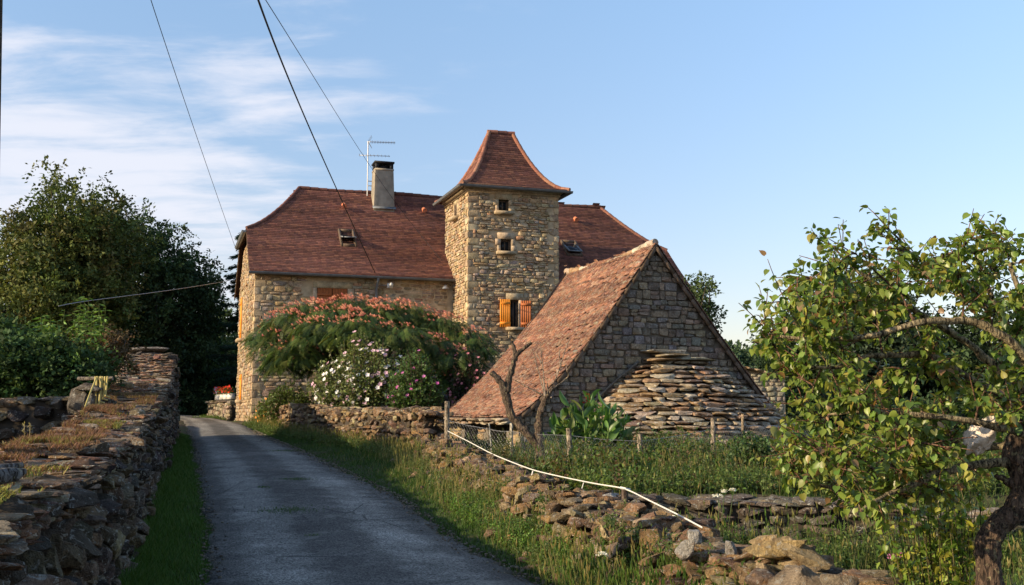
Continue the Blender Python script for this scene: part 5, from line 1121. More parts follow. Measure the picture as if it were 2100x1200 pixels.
L_([(2130, 850, .2), (2060, 815, .2), (2000, 785, .1), (1944, 745, 0), (1893, 726, -.1), (1840, 728, -.2), (1779, 729, -.3), (1715, 757, -.3), (1655, 751, -.4)], .042, .007)
L_([(2120, 820, .4), (2050, 760, .6), (1980, 700, .6), (1900, 650, .5), (1830, 610, .4), (1780, 570, .3), (1740, 540, .3)], .04, .008)
L_([(2150, 800, -.3), (2080, 700, -.5), (2000, 660, -.5), (1900, 655, -.6), (1800, 690, -.6), (1700, 700, -.5), (1600, 690, -.4)], .04, .008)
L_([(2130, 780, .2), (2060, 660, .2), (2020, 580, .1), (2000, 520, 0)], .035, .008); L_([(2150, 760, 0), (2100, 620, -.3), (2070, 540, -.3)], .035, .01)
L_([(2140, 900, -.4), (2060, 880, -.6), (1980, 860, -.7), (1880, 850, -.7), (1780, 840, -.6), (1700, 850, -.5)], .03, .007)
NODES = np.array(NODES)
env = [(1790, 455), (1845, 490), (1880, 540), (1950, 520), (2005, 462), (2050, 490), (2200, 480), (2200, 900), (2060, 860), (1990, 1010), (1900, 1020), (1790, 1060), (1680, 1030), (1600, 980), (1580, 900), (1640, 800), (1590, 730), (1560, 690), (1570, 640), (1630, 610), (1610, 555), (1670, 490), (1720, 530), (1770, 520)]
def inside(x, y):
    c = False; j = len(env) - 1
    for i in range(len(env)):
        if (env[i][1] > y) != (env[j][1] > y) and x < (env[j][0] - env[i][0]) * (y - env[i][1]) / (env[j][1] - env[i][1]) + env[i][0]: c = not c
        j = i
    return c
tips = []; rngs = [(1665, 485), (1795, 458), (2010, 465), (1690, 530), (1618, 560), (1565, 655), (1570, 690), (1845, 492), (1755, 520), (1960, 520), (2060, 492), (1640, 620), (1600, 610), (1665, 800), (1640, 905), (1610, 915), (1700, 990), (1780, 1035), (1720, 575), (1870, 540), (1575, 720), (1610, 740), (1640, 830)]
for x, y in rngs: tips.append(at(x, y, aY + rng.uniform(-.4, .4)))
while len(tips) < 205:
    x, y = rng.uniform(1560, 2200), rng.uniform(455, 1050)
    if not inside(x, y): continue
    tips.append(at(x, y, aY + rng.normal() * .5))
NN = NODES.copy(); order = sorted(range(len(tips)), key=lambda i: np.min(np.linalg.norm(NN - tips[i], axis=1))); lp_ = []; ld_ = []; young = []
tw = MB()
for i in order:
    t_ = tips[i]; dd = np.linalg.norm(NN - t_, axis=1) + np.maximum(0, NN[:, 2] - t_[2]) * .5 + np.maximum(0, t_[0] - NN[:, 0]) * .6; j = np.argmin(dd); q = curve_to(NN[j], t_, .06, 7, .12); L = np.linalg.norm(t_ - NN[j]); tw.tube(q, np.linspace(.006 + .007 * min(L, 1), .0025, 7), 5, (.20, .11, .07), cap=False)
    NN = np.vstack([NN, q[2:]])
    def leaves_on(q, n, a0=.1, tipcol=False):
        t = np.linspace(a0, 1, n) + rng.normal(size=n) * .02; t = t.clip(0, 1); P = np.stack([np.interp(t, np.linspace(0, 1, len(q)), q[:, k]) for k in range(3)], -1); dr = nrm(q[-1] - q[0]); side = nrm(rng.normal(size=(n, 3))); D = nrm(dr * .5 + side * .9 + [0, 0, -.45]); lp_.append(P + D * .025); ld_.append(D); young.append(np.where(t > .93, 1., 0.) if tipcol else np.zeros(n))
    leaves_on(q, int(10 + L * 40), .05, True)
    for _ in range(rng.integers(3, 6)):
        s_ = q[rng.integers(1, 6)]; e2 = s_ + nrm(rng.normal(size=3) + nrm(t_ - NN[j]) * .8 + [0, 0, .35]) * rng.uniform(.08, .26); q2 = curve_to(s_, e2, .05, 5); tw.tube(q2, np.linspace(.004, .002, 5), 4, (.24, .12, .07), cap=False); leaves_on(q2, rng.integers(6, 13), .2, rng.random() < .3)
for k in range(130):   # thorny bare spurs on the limbs
    s_ = NODES[rng.integers(len(NODES))]; tw.tube([s_, s_ + nrm(rng.normal(size=3)) * rng.uniform(.03, .12)], [.004, .0015], 4, lc, cap=False)
lb.build('limbs', M['bark'], apr, smooth=60); tw.build('twigs', M['bark'], apr)
P = cat(*lp_); D = cat(*ld_); yg = cat(*young); bc = at(2012, 893, 5.75); w_ = P - bc; tb_ = nrm(-bc + [0, 0, EYE]); al = (w_ @ tb_); k_ = (np.linalg.norm(w_ - al[:, None] * tb_, axis=1) > .13) | (al < -.05); P, D, yg = P[k_], D[k_], yg[k_]; n = len(P); s = rng.uniform(.028, .053, n); cc = pal([(.20, .27, .05), (.15, .22, .04), (.24, .29, .06), (.32, .31, .06), (.10, .17, .035)], n, .22, [4, 5, 3, 1.6, 3])
low = rng.random(n) < np.interp(P[:, 2], [1.0, 1.9, 2.4], [.07, .05, .01]); cc[low] = pal([(.28, .22, .05), (.30, .16, .05), (.25, .24, .05)], int(low.sum()), .15); cc[yg > 0] = pal([(.26, .16, .08), (.22, .22, .07), (.18, .2, .05)], int((yg > 0).sum()), .2)
mb = MB(); mb.inst(HEART, leaf_axes(D, s, s * .80, 1.0, .35), P, cc); mb.build('crown', M['leaf_gloss'], apr, smooth=180)
# crumpled white bag wedged in the apricot fork
V, Fq = cube_grid(14); V = V / ((np.abs(V) ** 2.6).sum(1) ** (1 / 2.6))[:, None]
f_ = lambda V, s_, a: a * (np.abs(np.sin(V[:, 0] * s_ + V[:, 2] * 3)) + np.abs(np.sin(V[:, 1] * s_ * 1.3 - V[:, 2] * s_ * .7)) - np.abs(np.sin(V[:, 2] * s_ * .9 + V[:, 0] * 4)))
V = V * (1 + sum(a_ * (1 - 2 * np.abs(np.sin(V @ nrm(rng.normal(size=3)) * w_ + rng.uniform(0, 6)))) for w_, a_ in ((1.9, .16), (2.7, .13), (4.3, .09), (6.1, .06), (9.0, .05))) + rng.normal(size=len(V)) * .03)[:, None]; V = V * np.array([.075, .07, .115]) ; V[:, 0] += V[:, 2] * .35; V[:, 0] *= 1 - .45 * (V[:, 2] > .05) * (V[:, 2] - .05) / .08
mb = MB(); mb.add(V + bc, Fq, (.80, .70, .60)); bag = mb.build('white_bag', plain('crumpled_cloth', (.62, .53, .44), .8, 0, .25, 18, .8), None, origin=bc - np.array([0, 0, .1]), smooth=55); tag(bag, 'crumpled off white bag hanging in the fork of the apricot tree', 'bag')
# yellow green shoots below the apricot
yb = g_(1925, 1200, 6.9); ysh = thing('young_shrub', yb, 'yellow green leafy suckers growing left of the apricot trunk', 'shrub'); mb = MB(); sb = MB()
for k in range(110):
    px = rng.normal(1930, 55); tp = at(px, rng.uniform(1000, 1150), 6.9 + rng.normal() * .25); b0 = np.array([yb[0] + (tp[0] - yb[0]) * .5, tp[1], yb[2]]); h = tp[2] - b0[2]; q = curve_to(b0, tp, 0, 6); sb.tube(q, np.linspace(.006, .002, 6), 4, (.15, .13, .05), cap=False)
    nl = 20; t = rng.uniform(.2, 1, nl); P = np.stack([np.interp(t, np.linspace(0, 1, 6), q[:, i]) for i in range(3)], -1); l = rng.uniform(.035, .062, nl); mb.inst(HEART, leaf_axes(rng.normal(size=(nl, 3)), l, l * .7, 1, .2), P, pal([(.26, .32, .05), (.18, .27, .045), (.36, .35, .05), (.11, .19, .035)], nl, .15))
mb.build('foliage', M['leaf_gloss'], ysh, smooth=180); sb.build('stem', M['bark'], ysh)
# ------------------------------------------------------------ fence posts, wire netting, white tape
def post(px, pyt, pyb, Y, r, col, label, mat='bark', lean=0):
    t_ = at(px, pyt, Y); b0 = at(px + lean, pyb, Y); b0[2] = min(b0[2], float(Gz(b0[0], b0[1]))) - .1; md_ = (t_ + b0) / 2 + rng.normal(size=3) * r * .25; mb = MB(); mb.tube([b0, b0 * .7 + md_ * .3, md_, t_ * .5 + md_ * .5, t_], np.array([1.05, 1, .95, .95, .9]) * r, 9, col, jit=.08)
    o = mb.build('fence_post', M[mat], None, origin=b0, smooth=50); tag(o, label, 'fence post', 'posts of the garden fence'); return t_, b0
W1 = (.42, .34, .25); tops = []
tops.append(post(917, 823, 905, 20.2, .055, W1, 'round weathered post at the far left end of the netting'))
tops.append(post(1003, 868, 940, 19.2, .014, (.5, .48, .42), 'thin pale stick in the netting between the left post and the dead tree', lean=8)); tops.append(post(1049, 868, 940, 18.8, .034, (.62, .56, .45), 'flat pale painted stake against the barn opening', lean=2))
tops.append(post(1166, 878, 1000, 16.2, .045, W1, 'crooked grey post in front of the canna plant', lean=6)); tops.append(post(1312, 890, 1000, 16.0, .042, W1, 'leaning grey post right of the canna plant', lean=4)); tops.append(post(1462, 857, 960, 18.4, .045, W1, 'upright grey post in front of the oven slabs', lean=3)); tops.append(post(1523, 849, 930, 19.5, .028, (.52, .38, .24), 'slim light wooden stake at the right of the oven slabs'))
tops.append(post(1281, 1000, 1052, 11.4, .04, (.14, .10, .08), 'short dark post stub holding the white tape'))
npts = [(918, 862, 20.2), (1003, 880, 19.2), (1049, 885, 18.8), (1166, 893, 16.2), (1312, 905, 16.0), (1462, 880, 18.4), (1523, 872, 19.5), (1600, 872, 20.5)]
net = MB(); mtop = [at(*p_) for p_ in npts]
for a, b_ in zip(mtop[:-1], mtop[1:]):
    d = b_ - a; L = np.linalg.norm(d[:2]); h = .62; nst = int(L / .09)
    net.tube([a, (a + b_) / 2 - [0, 0, .02], b_], .003, 4, cap=False); net.tube([a - [0, 0, h], b_ - [0, 0, h]], .003, 4, cap=False)
    for k in range(-7, nst):
        for sg in (1, -1):
            t0, t1 = k * .09 / L, (k * .09 + h) / L; z0_, z1_ = (0, -h) if sg > 0 else (-h, 0)
            c0, c1 = max(t0, 0), min(t1, 1)
            if c1 <= c0: continue
            f0, f1 = (c0 - t0) / (t1 - t0), (c1 - t0) / (t1 - t0); p0 = a + d * c0 + np.array([0, 0, z0_ + (z1_ - z0_) * f0]); p1 = a + d * c1 + np.array([0, 0, z0_ + (z1_ - z0_) * f1]); net.tube([p0, p1], .0011, 3, cap=False)
o = net.build('wire_netting', M['alu'], None, origin=mtop[3] - np.array([0, 0, .7])); tag(o, 'sagging diamond wire netting strung along the garden posts', 'netting')
tape = [(918, 884, 20.1), (960, 905, 18), (1010, 932, 16), (1060, 952, 14.6), (1098, 966, 13.6), (1165, 981, 12.7), (1230, 994, 12), (1282, 1001, 11.4), (1330, 1026, 10.4), (1390, 1055, 9.4), (1440, 1082, 8.6)]
tp_ = np.array([at(*q) for q in tape]); Q = np.stack([np.interp(np.linspace(0, 10, 80), np.arange(11), tp_[:, k]) for k in range(3)], -1); 
for _ in range(10): Q[1:-1] = (Q[:-2] + Q[1:-1] * 2 + Q[2:]) / 4
mb = MB(); tw_ = np.linspace(0, 9, 80)
for dz in (0,): mb.grid([[q + np.array([0, .004 * math.sin(a), .007]), q + np.array([0, 0, 0]), q - np.array([0, .006 * math.sin(a), .007])] for q, a in zip(Q, tw_)])
mb.tube(Q, .0045, 5); kn = at(1093, 966, 13.65); mb.tube([kn, kn - [.02, 0, .08], kn - [-.01, 0, .14]], .01, 5); kn = at(1197, 990, 12.3); mb.tube([kn, kn - [.03, 0, .10], kn - [.035, 0, .2]], .006, 5)
kn = at(1282, 1002, 11.36); mb.tube([kn - [.05, 0, -.01], kn - [0, .04, 0], kn + [.05, 0, -.01]], .014, 5)
o = mb.build('white_tape', M['white'], None, origin=tp_[7], smooth=60); tag(o, 'white electric fence tape stretched slanting above the crumbling wall', 'fence tape')
# ------------------------------------------------------------ loose things on the walls
def loose(px, py, Y, w, d, h, col, label, nm='loose_stone', rz=0, rx=0, mat='ruin_stone', grp='loose stones lying on the walls', cat_='stone', k=None):
    V, F3, F4 = ROCK_HI[rng.integers(14) if k is None else k]; c, s_ = math.cos(rz), math.sin(rz); c2_, s2 = math.cos(rx), math.sin(rx); A = np.array([[c * w, s_ * w, 0], [-s_ * d, c * d, 0], [0, 0, h]]); V = V @ A; V = np.stack([V[:, 0] * c2_ + V[:, 2] * s2, V[:, 1], V[:, 2] * c2_ - V[:, 0] * s2], -1); p_ = at(px, py, Y); mb = MB(); mb.add(V + p_, F4, col); o = mb.build(nm, M[mat], None, origin=p_ - np.array([0, 0, h / 2]), smooth=38); tag(o, label, cat_, grp); return o
loose(212, 884, 12.6, .46, .35, .17, (.42, .34, .24), 'pale grey block on the moss of the tall wall, furthest left', rz=.1)
loose(248, 872, 14.0, .34, .24, .13, (.45, .24, .10), 'orange brown wedge shaped stone halfway along the tall wall top', rx=-.3, rz=.3); loose(222, 876, 13.8, .12, .12, .12, (.5, .4, .28), 'small cream stone beside the orange wedge on the tall wall')
loose(252, 789, 20.6, .42, .3, .15, (.42, .30, .15), 'yellow brown flat stone below the white lichen patch on the tall wall'); loose(270, 744, 24.0, .22, .2, .1, (.42, .24, .12), 'small rust coloured stone just under the cap slab'); loose(322, 733, 24.4, .18, .2, .1, (.30, .14, .12), 'small reddish stone under the right of the cap slab'); loose(300, 872, 14.1, .14, .1, .09, (.48, .34, .18), 'small tan stone near the road edge of the tall wall top')
loose(1590, 1128, 7.2, .42, .28, .17, (.55, .40, .19), 'large ochre stone on the near end of the crumbling wall, left of a pair', rz=-.2, k=3); loose(1565, 1112, 7.3, .17, .2, .12, (.58, .42, .22), 'small ochre stone sitting behind the left large ochre one'); loose(1645, 1137, 7.1, .44, .22, .14, (.55, .42, .24), 'large pale ochre stone tilted down to the right on the near wall end', rx=.5, k=5)
loose(1405, 1130, 7.9, .15, .14, .2, (.62, .58, .52), 'white lichen covered stone standing left of the ochre pair'); loose(1425, 1103, 8.1, .12, .12, .13, (.68, .64, .58), 'small white stone at the end of the white tape'); loose(1498, 1128, 7.6, .10, .1, .13, (.6, .55, .48), 'pointed pale stone between the white ones and the ochre pair')
loose(1250, 1022, 11.7, .26, .2, .12, (.55, .52, .48), 'grey speckled stone crowning the wall beside the dark post stub', rx=-.2); loose(1246, 1050, 11.3, .24, .2, .13, (.22, .20, .17), 'dark grey flat stone under the speckled one'); loose(1275, 1061, 11.1, .11, .1, .09, (.50, .36, .16), 'small golden stone next to the dark flat one'); loose(1217, 1044, 11.4, .14, .12, .14, (.60, .54, .46), 'whitish chipped stone left of the dark flat one')
loose(1160, 1020, 12.3, .26, .2, .14, (.50, .33, .14), 'orange stone lodged in the middle of the crumbling wall'); loose(1185, 1012, 12.2, .2, .18, .17, (.48, .30, .16), 'brown orange stone right of the middle orange stone'); loose(1100, 977, 13.4, .19, .15, .10, (.58, .46, .22), 'pale yellow stone beneath the knotted tape'); loose(1770, 1176, 7.0, .36, .2, .05, (.45, .36, .22), 'flat tan slab lying in the moss near the apricot tree')
loose(1640, 1192, 6.6, .40, .35, .20, (.42, .32, .22), 'big pinkish block below the ochre pair at the picture foot', rz=.2); loose(1560, 1190, 6.8, .24, .24, .18, (.24, .16, .11), 'dark brown boulder under the left ochre stone'); loose(1720, 1196, 6.4, .24, .24, .12, (.33, .26, .18), 'grey brown flat stone right of the pinkish block')
# weathered grey log on the near wall
a_, b_ = at(-60, 1008, 3.9), at(50, 966, 4.15); mb = MB(); Q = np.array([a_, a_ * .6 + b_ * .4 + [0, 0, .02], b_ * .8 + a_ * .2, b_]); mb.tube(Q, [.03, .034, .028, .012], 12, (.22, .21, .20), jit=.12); a2, b2 = at(-60, 982, 4.1), at(46, 954, 4.3); mb.tube([a2, (a2 + b2) / 2 + [0, 0, .01], b2], [.022, .024, .012], 10, (.20, .19, .18), jit=.12)
o = mb.build('driftwood_log', M['bark'], None, origin=(a_ + b_) / 2, smooth=50); tag(o, 'silvery weathered split log lying on the near end of the tall wall', 'log')
# yellow hose looped over a rail
hY = 15.3; ra, rb = at(160, 777, hY + .5), at(232, 776, hY + .4); mb = MB(); mb.tube([ra, rb], .03, 8, (.30, .25, .2)); o = mb.build('wooden_rail', M['bark'], None, origin=ra, smooth=60); tag(o, 'short grey wooden rail the yellow hose hangs over', 'rail')
mb = MB(); hc = (.50, .38, .10); M['hose'] = plain('yellow_hose', (.42, .34, .11), .5, 0, .15, 10)
for k, (x0, x1, yb_) in enumerate(((196, 187, 838), (201, 193, 835), (206, 200, 828), (211, 205, 824), (216, 211, 818), (221, 216, 812), (199, 196, 842), (208, 203, 832))):
    p1, p2, p3 = at(x0, 772, hY + .33), at((x0 + x1) / 2 - 1, (772 + yb_) / 2, hY + .3), at(x1, yb_, hY + .35 - .02 * k); mb.tube(np.vstack([curve_to(p1, p3, .0, 8, .03), p3 + [.05, .05, -.02]]), .014, 6)
mb.tube(curve_to(at(198, 774, hY + .3), at(163, 868, hY - .6), .04, 10, .0), .013, 6)
o = mb.build('garden_hose', M['hose'], None, origin=at(200, 840, hY), smooth=60); tag(o, 'yellow garden hose hung in loops over the rail beside the tall wall', 'hose')
# white bucket behind the dead tree
bp = at(1126, 920, 19.4); mb = MB(); r_ = np.linspace(0, 1, 3)
mb.tube([bp + [-.16, 0, -.02], bp + [.0, 0, .0], bp + [.16, 0, .03]], [.13, .12, .10], 16); o = mb.build('plastic_bucket', M['white'], None, origin=bp - np.array([0, 0, .13]), smooth=50); tag(o, 'white plastic bucket lying on its side behind the dead tree', 'bucket')
# ------------------------------------------------------------ grass and weeds (uncountable)
GG = [(.045, .10, .018), (.06, .12, .022), (.035, .08, .016), (.08, .13, .03)]; GD = [(.22, .20, .07), (.30, .25, .10), (.16, .17, .05)]; GM = [(.09, .15, .03), (.12, .17, .04), (.07, .13, .025)]
def blades(mb, x, y, h, w, cols, lean=.35, z=None, j=.2):
    n = len(x); z = Gz(x, y) - .01 if z is None else z; a = rng.uniform(0, 6.283, n); D = nrm(np.stack([np.cos(a) * lean * rng.uniform(.2, 1, n), np.sin(a) * lean * rng.uniform(.2, 1, n), np.ones(n)], -1)); X = nrm(np.cross(D, np.stack([np.cos(a), np.sin(a), np.zeros(n)], -1) + 1e-3)); Z = np.cross(X, D); h = np.broadcast_to(h, (n,)); mb.inst(BLADE, axes(X, D, Z, np.broadcast_to(w, (n,)), h, h), np.stack([x, y, z], -1), pal(cols, n, j))
def patch(n, y0, y1, fa, fb, pw=1.0):
    y = y0 + (y1 - y0) * rng.uniform(0, 1, n) ** pw; t = rng.uniform(0, 1, n); return fa(y) + (fb(y) - fa(y)) * t, y, t
cl_ = lambda x, y, s=2.1: (np.sin(x * s + 1.3 * np.sin(y * s * .7)) * np.sin(y * s * 1.1 + np.sin(x * s * .9)) + 1) / 2
# verge at the foot of the tall wall
mb = MB(); x, y, t = patch(46000, 8.0, 31, lambda y: xW(y) + .02, lambda y: xL(y) + .12, 1.5)
hh = .05 + .12 * (1 - t) ** 2 + .06 * cl_(x, y); blades(mb, x, y, hh * rng.uniform(.6, 1.3, len(x)), .008, [(.08, .16, .03), (.10, .18, .035), (.06, .12, .025), (.12, .17, .04)], .5); tag(mb.build('verge_grass', M['grass']), 'green grass strip between the tall wall and the lane', 'grass', kind='stuff')
# right verge: short by the road, tall dry stalks by the low wall
mb = MB(); x, y, t = patch(70000, 7.0, 37, lambda y: xR(y) - .08, lambda y: xG(y) + .1, 1.5)
k = rng.random(len(x)) > .75 * sst(t, .55, .95); x, y, t = x[k], y[k], t[k]; hh = .04 + .12 * t * (.4 + cl_(x, y)) * (1 - .5 * sst(t, .6, 1)); far = y > 24; blades(mb, x, y, hh * rng.uniform(.6, 1.35, len(x)) * np.where(far, .8, 1), .009, GG + GM[:1], .45)
x, y, t = patch(6000, 7.0, 35, lambda y: xR(y) + .3, lambda y: xG(y) + .15, 1.4); k = cl_(x, y, 1.3) > .3; x, y, t = x[k], y[k], t[k]; blades(mb, x, y, (.10 + .26 * t) * rng.uniform(.5, 1.4, len(x)) * np.where(y > 22, .7, 1), .006, GD, .3)
tag(mb.build('verge_grass', M['grass']), 'green grass and dry stalks between the lane and the crumbling wall', 'grass', kind='stuff')
# seed headed dry stalks, leafy weeds and ground cover
def seedheads(mb, x, y, h, col, hd=.05, z=None):
    n = len(x); z = Gz(x, y) if z is None else z; a = rng.uniform(0, 6.28, n); L = nrm(np.stack([np.cos(a) * .22, np.sin(a) * .22, np.ones(n)], -1)); X = nrm(np.cross(L, [0, 1., 0])); Z = np.cross(X, L); base = np.stack([x, y, z], -1); cc = pal(col, n, .2); h = np.broadcast_to(h, (n,)) * rng.uniform(.6, 1.15, n)
    mb.inst(BLADE, axes(X, L, Z, np.full(n, .005), h, h * .1), base, cc); tip = base + L * (h * .92)[:, None]
    for k in range(3):
        X2, Z2 = spin(X, Z, np.full(n, k * 1.05)); mb.inst(LEAF2, axes(X2, L, Z2, np.full(n, .016), hd * rng.uniform(1, 2, n), np.full(n, .01)), tip, cc * 1.1)
def weeds(mb, sb, x, y, h, ll, cols, nl, width=.5, z=None, stem=(.10, .12, .04)):
    n = len(x); z = Gz(x, y) if z is None else z; h = np.broadcast_to(h, (n,)) * rng.uniform(.6, 1.25, n); a = rng.uniform(0, 6.28, n); L = nrm(np.stack([np.cos(a) * .2, np.sin(a) * .2, np.ones(n)], -1)); base = np.stack([x, y, z], -1); X = nrm(np.cross(L, [0, 1., 0]))
    sb.inst(BLADE, axes(X, L, np.cross(X, L), np.full(n, .008), h, h * .1), base, pal([stem], n)); t = rng.uniform(.1, 1, (n, nl)); P = (base[:, None] + L[:, None] * (h[:, None] * t)[..., None]).reshape(-1, 3); l = (np.broadcast_to(ll, (n,))[:, None] * (1.2 - .6 * t) * rng.uniform(.7, 1.3, (n, nl))).ravel()
    D = rng.normal(size=(n * nl, 3)) + [0, 0, .3]; mb.inst(LEAF, leaf_axes(D, l, l * width, 1.0, .2), P + nrm(D) * .01, np.repeat(pal(cols, n, .25), nl, 0) * rng.uniform(.8, 1.2, (n * nl, 1)))
WG = [(.09, .15, .035), (.12, .18, .045), (.07, .12, .03), (.15, .19, .05)]
mb = MB(); x, y, t = patch(2600, 7.0, 24, lambda y: xG(y) - .75, lambda y: xG(y) + .25, 1.5); weeds(mb, mb, x, y, .14 + .16 * cl_(x, y), .038, WG, 9, .6)
x, y, t = patch(1500, 7.2, 21, lambda y: xG(y) - .9, lambda y: xG(y) + .1, 1.3); k = cl_(x, y, 1.9) > .45; seedheads(mb, x[k], y[k], .45, GD, .06); seedheads(mb, *patch(600, 7, 9.6, lambda y: xG(y) - .9, lambda y: xG(y) - .1)[:2], .4, GM, .05)
x, y, t = patch(260, 7.0, 9.5, lambda y: xR(y) + .5, lambda y: xG(y) - .1); weeds(mb, mb, x, y, .5, .06, [(.08, .14, .03), (.11, .17, .04)], 18, .3)
x, y, t = patch(3000, 7.0, 15, lambda y: xR(y) + .35, lambda y: xG(y) - .1, 1.3); k = cl_(x, y, 1.6) > .4; weeds(mb, mb, x[k], y[k], .16, .045, [(.12, .22, .04), (.15, .25, .05), (.09, .17, .035)], 12, .6)
x, y, t = patch(1500, 9, 20.5, lambda y: xG(y) - .35, lambda y: xG(y) + .25, 1.2); k = cl_(x, y, 1.9) > .5; weeds(mb, mb, x[k], y[k], .12, .035, WG, 9, .7, z=Gz(x[k], y[k]) + np.maximum(lz(y[k]) - Gz(x[k], y[k]), 0) * rng.uniform(.2, .95, k.sum()))
tag(mb.build('verge_weeds', M['leaf']), 'mixed weeds and dry seed heads growing over the crumbling wall', 'weeds', kind='stuff')
# garden in front of the barn
mb = MB()
def gpatch(n, y0, y1, x1=12.0): n = int(n * 1.3); y = rng.uniform(y0, y1, n); a = xG(y) + .5; x = a + (x1 - a) * rng.uniform(0, 1, n); return x, y
x, y = gpatch(46000, 4.5, 23); hh = (.04 + .13 * cl_(x, y, 1.4)); blades(mb, x, y, hh * rng.uniform(.5, 1.3, len(x)), .010, GG + GG + GM + GD[2:], .5)
x, y = gpatch(9500, 12.2, 22.5); k = (cl_(x, y, 1.1) > .18) & ~((x < 1.4) & (y > 17.5)); weeds(mb, mb, x[k], y[k], .08 + .5 * cl_(x[k], y[k], 1.3) ** 2, .085, WG + [(.05, .09, .025), (.16, .10, .05), (.12, .09, .04)], 12, .6)
x, y = gpatch(4200, 5, 18); k = cl_(x, y, 1.7) > .48; x, y = x[k], y[k]; seedheads(mb, x, y, .38, GD + GM, .05); x, y = gpatch(3200, 11.9, 21); k = cl_(x, y, 2.6) > .62; weeds(mb, mb, x[k], y[k], .5, .05, [(.13, .12, .05), (.10, .12, .04), (.17, .14, .07), (.06, .09, .03)], 16, .35); x, y = gpatch(900, 4.6, 11.4); weeds(mb, mb, x, y, .3, .05, WG, 14, .35)
x, y = gpatch(1300, 12.0, 13.6, 6.5); weeds(mb, mb, x, y, .25, .05, WG, 12, .6); x = rng.uniform(1.6, 7, 900); y = rng.uniform(10.3, 11.3, 900); weeds(mb, mb, x, y, .35, .05, WG, 14, .5); x = rng.uniform(1.6, 7, 500); y = rng.uniform(10.2, 11.3, 500); seedheads(mb, x, y, .55, GD + GM, .05)
tag(mb.build('garden_weeds', M['leaf']), 'tangled weeds and grasses filling the garden before the barn', 'weeds', kind='stuff')
mb = MB(); x, y, t = patch(1500, 20.8, 37, lambda y: xG(y) - .6, lambda y: xG(y) - .1); weeds(mb, mb, x, y, .22, .06, WG, 8, .5); x, y, t = patch(900, 21, 37, lambda y: xG(y) - .5, lambda y: xG(y) - .15); seedheads(mb, x, y, .3, GD, .06)
x = rng.uniform(-13.9, -12.6, 700); y = rng.uniform(45.5, 50, 700); weeds(mb, mb, x, y, .2, .09, GM, 6, .5)
x, y = rng.uniform(-9, 9.5, 2500), rng.uniform(22, 36, 2500); k = x > xG(y) + .5; weeds(mb, mb, x[k], y[k], .25, .08, WG, 7, .5)
tag(mb.build('garden_weeds', M['leaf']), 'weeds along the foot of the garden wall and under the shrubs', 'weeds', kind='stuff')
# grass in the middle of the lane
mb = MB()
for px, py, w, n in ((598, 1048, .42, 700), (606, 984, .30, 420), (540, 1000, .12, 120), (640, 1100, .1, 60), (585, 925, .5, 260)):
    v = (600 - py) / F; 
    for Y in np.arange(8, 40, .05):
        p_ = at(px, py, Y)
        if p_[2] <= zr(Y) + .05: break
    x = p_[0] + rng.normal(size=n) * w * .5; y = p_[1] + rng.normal(size=n) * w * .35; blades(mb, x, y, .02 + .03 * rng.uniform(0, 1, n), .006, GG + GM, .7, z=zr(y) + .045)
tag(mb.build('lane_grass', M['grass']), 'small tufts of grass along the crown of the lane', 'grass', kind='stuff')
mb = MB(); n = 2600; y = rng.uniform(7.5, 34, n) ; sd = rng.random(n) < .6; x = np.where(sd, xR(y) - np.abs(rng.normal(size=n)) * .16 + .05, xL(y) + np.abs(rng.normal(size=n)) * .12 - .03); s = rng.uniform(.008, .03, n); a = rng.uniform(0, 6.28, n)
X = np.stack([np.cos(a), np.sin(a), a * 0], -1); Y2 = np.stack([-np.sin(a), np.cos(a), a * 0], -1); scatter(mb, ROCK_LO, axes(X, Y2, np.repeat([[0, 0, 1.]], n, 0), s * 1.3, s, s * .7), np.stack([x, y, zr(y) + .03], -1), pal([(.30, .26, .2), (.2, .18, .15), (.38, .32, .24)], n)); tag(mb.build('gravel', M['ruin_stone']), 'loose gravel and grit along both edges of the lane', 'gravel', kind='stuff')
# field left of the tall wall
mb = MB(); x = rng.uniform(-12, -4, 22000); y = rng.uniform(9, 30, 22000); k = x < xW(y) - 1.2; blades(mb, x[k], y[k], .14 + .1 * cl_(x[k], y[k]), .012, GG + GD[:1], .5); tag(mb.build('field_grass', M['grass']), 'rough grass on the far side of the tall wall', 'grass', kind='stuff')
# stonecrop and moss cushions on the tall wall
SC = [(.24, .125, .075), (.20, .095, .065), (.27, .18, .08), (.16, .09, .06)]; SY = [(.26, .26, .06), (.20, .21, .05), (.30, .24, .08)]
mb = MB(); mb2 = MB()
for y0, y1, u0, u1, n, cols, h in ((9.6, 10.6, .3, 1, 1800, SC, .03), (13, 16, .3, 1, 3500, SC + SY[:1], .04), (5.8, 7, .5, 1, 1800, SC, .03), (4.5, 5.8, .05, .9, 3500, SC + SY, .03), (7.2, 9.6, .25, 1.0, 8000, SC, .045), (7.6, 9.0, .3, 1.0, 3500, SY, .04), (10.6, 13.0, .35, 1.0, 4200, SC, .04), (11.2, 12.6, .25, .8, 2400, SY, .04), (13.6, 15.4, .5, 1.0, 3500, SC, .06), (16.2, 18.8, .06, .95, 9000, SC + SY[2:], .05), (3.6, 4.6, .15, .55, 1800, SY, .025), (19.5, 22, .3, 1, 2000, SC, .03)):
    y = rng.uniform(y0, y1, n); f = rng.uniform(u0, u1, n); k = (cl_(y * 2, f * 4, 1.7) > .42) & (cl_(y * 5, f * 3 + 1, 1.3) > .22); y, f = y[k], f[k]; x = xW(y) - f * np.array([wl(q) for q in y]) * .96; yy_ = y - f * np.array([wl(q) for q in y]) * .29; e = (y - y0) / (y1 - y0); pf = np.sqrt(np.clip(4 * e * (1 - e), 0, 1)) ; blades(mb, x, yy_, (.015 + h * pf) * rng.uniform(.6, 1.3, len(x)), .007, cols, .9, z=WZ(y) + .0 + h * .5 * pf)
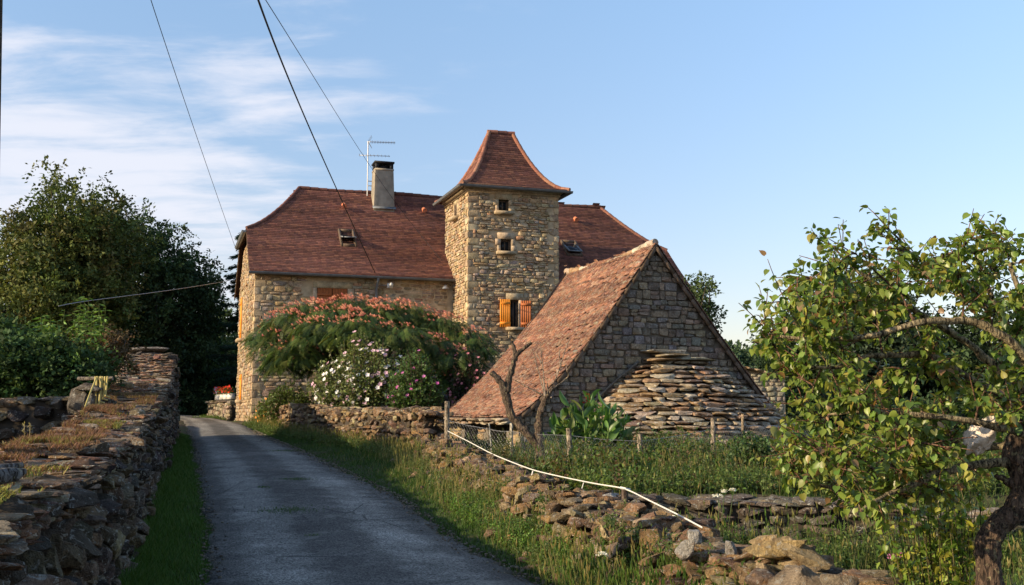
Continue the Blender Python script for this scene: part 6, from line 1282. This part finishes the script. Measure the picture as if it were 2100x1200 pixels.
tag(mb.build('stonecrop', M['leaf_dull']), 'rusty red and yellow stonecrop cushions on top of the tall wall', 'stonecrop', kind='stuff')
mb = MB(); x, y, t = patch(7000, 5.6, 8.2, lambda y: xG(y) + .05, lambda y: xG(y) + .8); blades(mb, x, y, .05, .008, [(.14, .15, .04), (.10, .12, .035), (.18, .16, .05)], 1.0, z=np.maximum(Gz(x, y), lz(y) - .1 - (x - xG(y)) * .5)); tag(mb.build('moss', M['leaf_dull']), 'yellow green moss over the near end of the crumbling wall', 'moss', kind='stuff')
# wild carrot umbels and thistle
def umbel(px, py, Y, r, label, col=(.75, .73, .65)):
    c_ = at(px, py, Y); b0 = np.array([c_[0] + rng.normal() * .05, Y, float(Gz(c_[0], Y))]); o = thing('wild_carrot', b0, label, 'wildflower', 'wild flowers in the garden'); mb = MB(); mb.tube(curve_to(b0, c_ - [0, 0, .04], 0, 5), .004, 4, (.10, .14, .05)); mb.build('stem', M['leaf'], o)
    n = 70; a = rng.uniform(0, 6.28, n); rr = np.sqrt(rng.uniform(0, 1, n)) * r; P = np.stack([c_[0] + np.cos(a) * rr, c_[1] + np.sin(a) * rr, c_[2] + .01 * (1 - (rr / r) ** 2)], -1); mb = MB(); mb.inst(LEAF2, leaf_axes(rng.normal(size=(n, 3)), np.full(n, .018), np.full(n, .018)), P, pal([col], n, .06)); mb.build('blossom', M['petal'], o)
for px, py, Y, r, lab in ((1304, 950, 15.5, .06, 'white wild carrot head beside the leaning post right of the canna'), (1473, 1017, 11.2, .055, 'largest white wild carrot umbel in front of the terrace wall'), (1503, 1005, 11.3, .035, 'small white umbel up and right of the largest one'), (1485, 1008, 11.3, .03, 'small white umbel between the largest one and the right one'), (1378, 1062, 9.5, .05, 'white wild carrot umbel just above the slanting tape end'), (1236, 1137, 8.6, .045, 'faint white umbel low in the verge weeds'), (1310, 870, 19, .03, 'tiny pale umbel in front of the oven slabs')): umbel(px, py, Y, r, lab)
umbel(1832, 1142, 7.3, .03, 'pink thistle head in the grass left of the yellow green suckers', (.50, .16, .35)); umbel(1845, 1140, 7.3, .02, 'smaller pink thistle head right beside the other', (.50, .16, .35))
# a few dry stalks on the near wall
for px, py, pyt, Y, lab in ((48, 928, 870, 9.6, 'leftmost dry stalk growing out of the tall wall top'), (60, 930, 868, 9.6, 'second dry stalk on the tall wall top, beside the leftmost'), (5, 940, 905, 9.0, 'yellow green weed sprig at the left picture edge on the wall')):
    a_, b_ = at(px, py, Y), at(px + 2, pyt, Y); mb = MB(); mb.tube(curve_to(a_, b_, 0, 5), .004, 4, (.35, .28, .15)); n = 14; t = rng.uniform(.4, 1, n)[:, None]; mb.inst(LEAF2, leaf_axes(rng.normal(size=(n, 3)) + [0, 0, .8], np.full(n, .035), np.full(n, .012)), a_ * (1 - t) + b_ * t, pal([(.34, .28, .12)], n)); o = mb.build('dry_stalk', M['leaf'], None, origin=a_); tag(o, lab, 'plant', 'dry stalks on the tall wall')
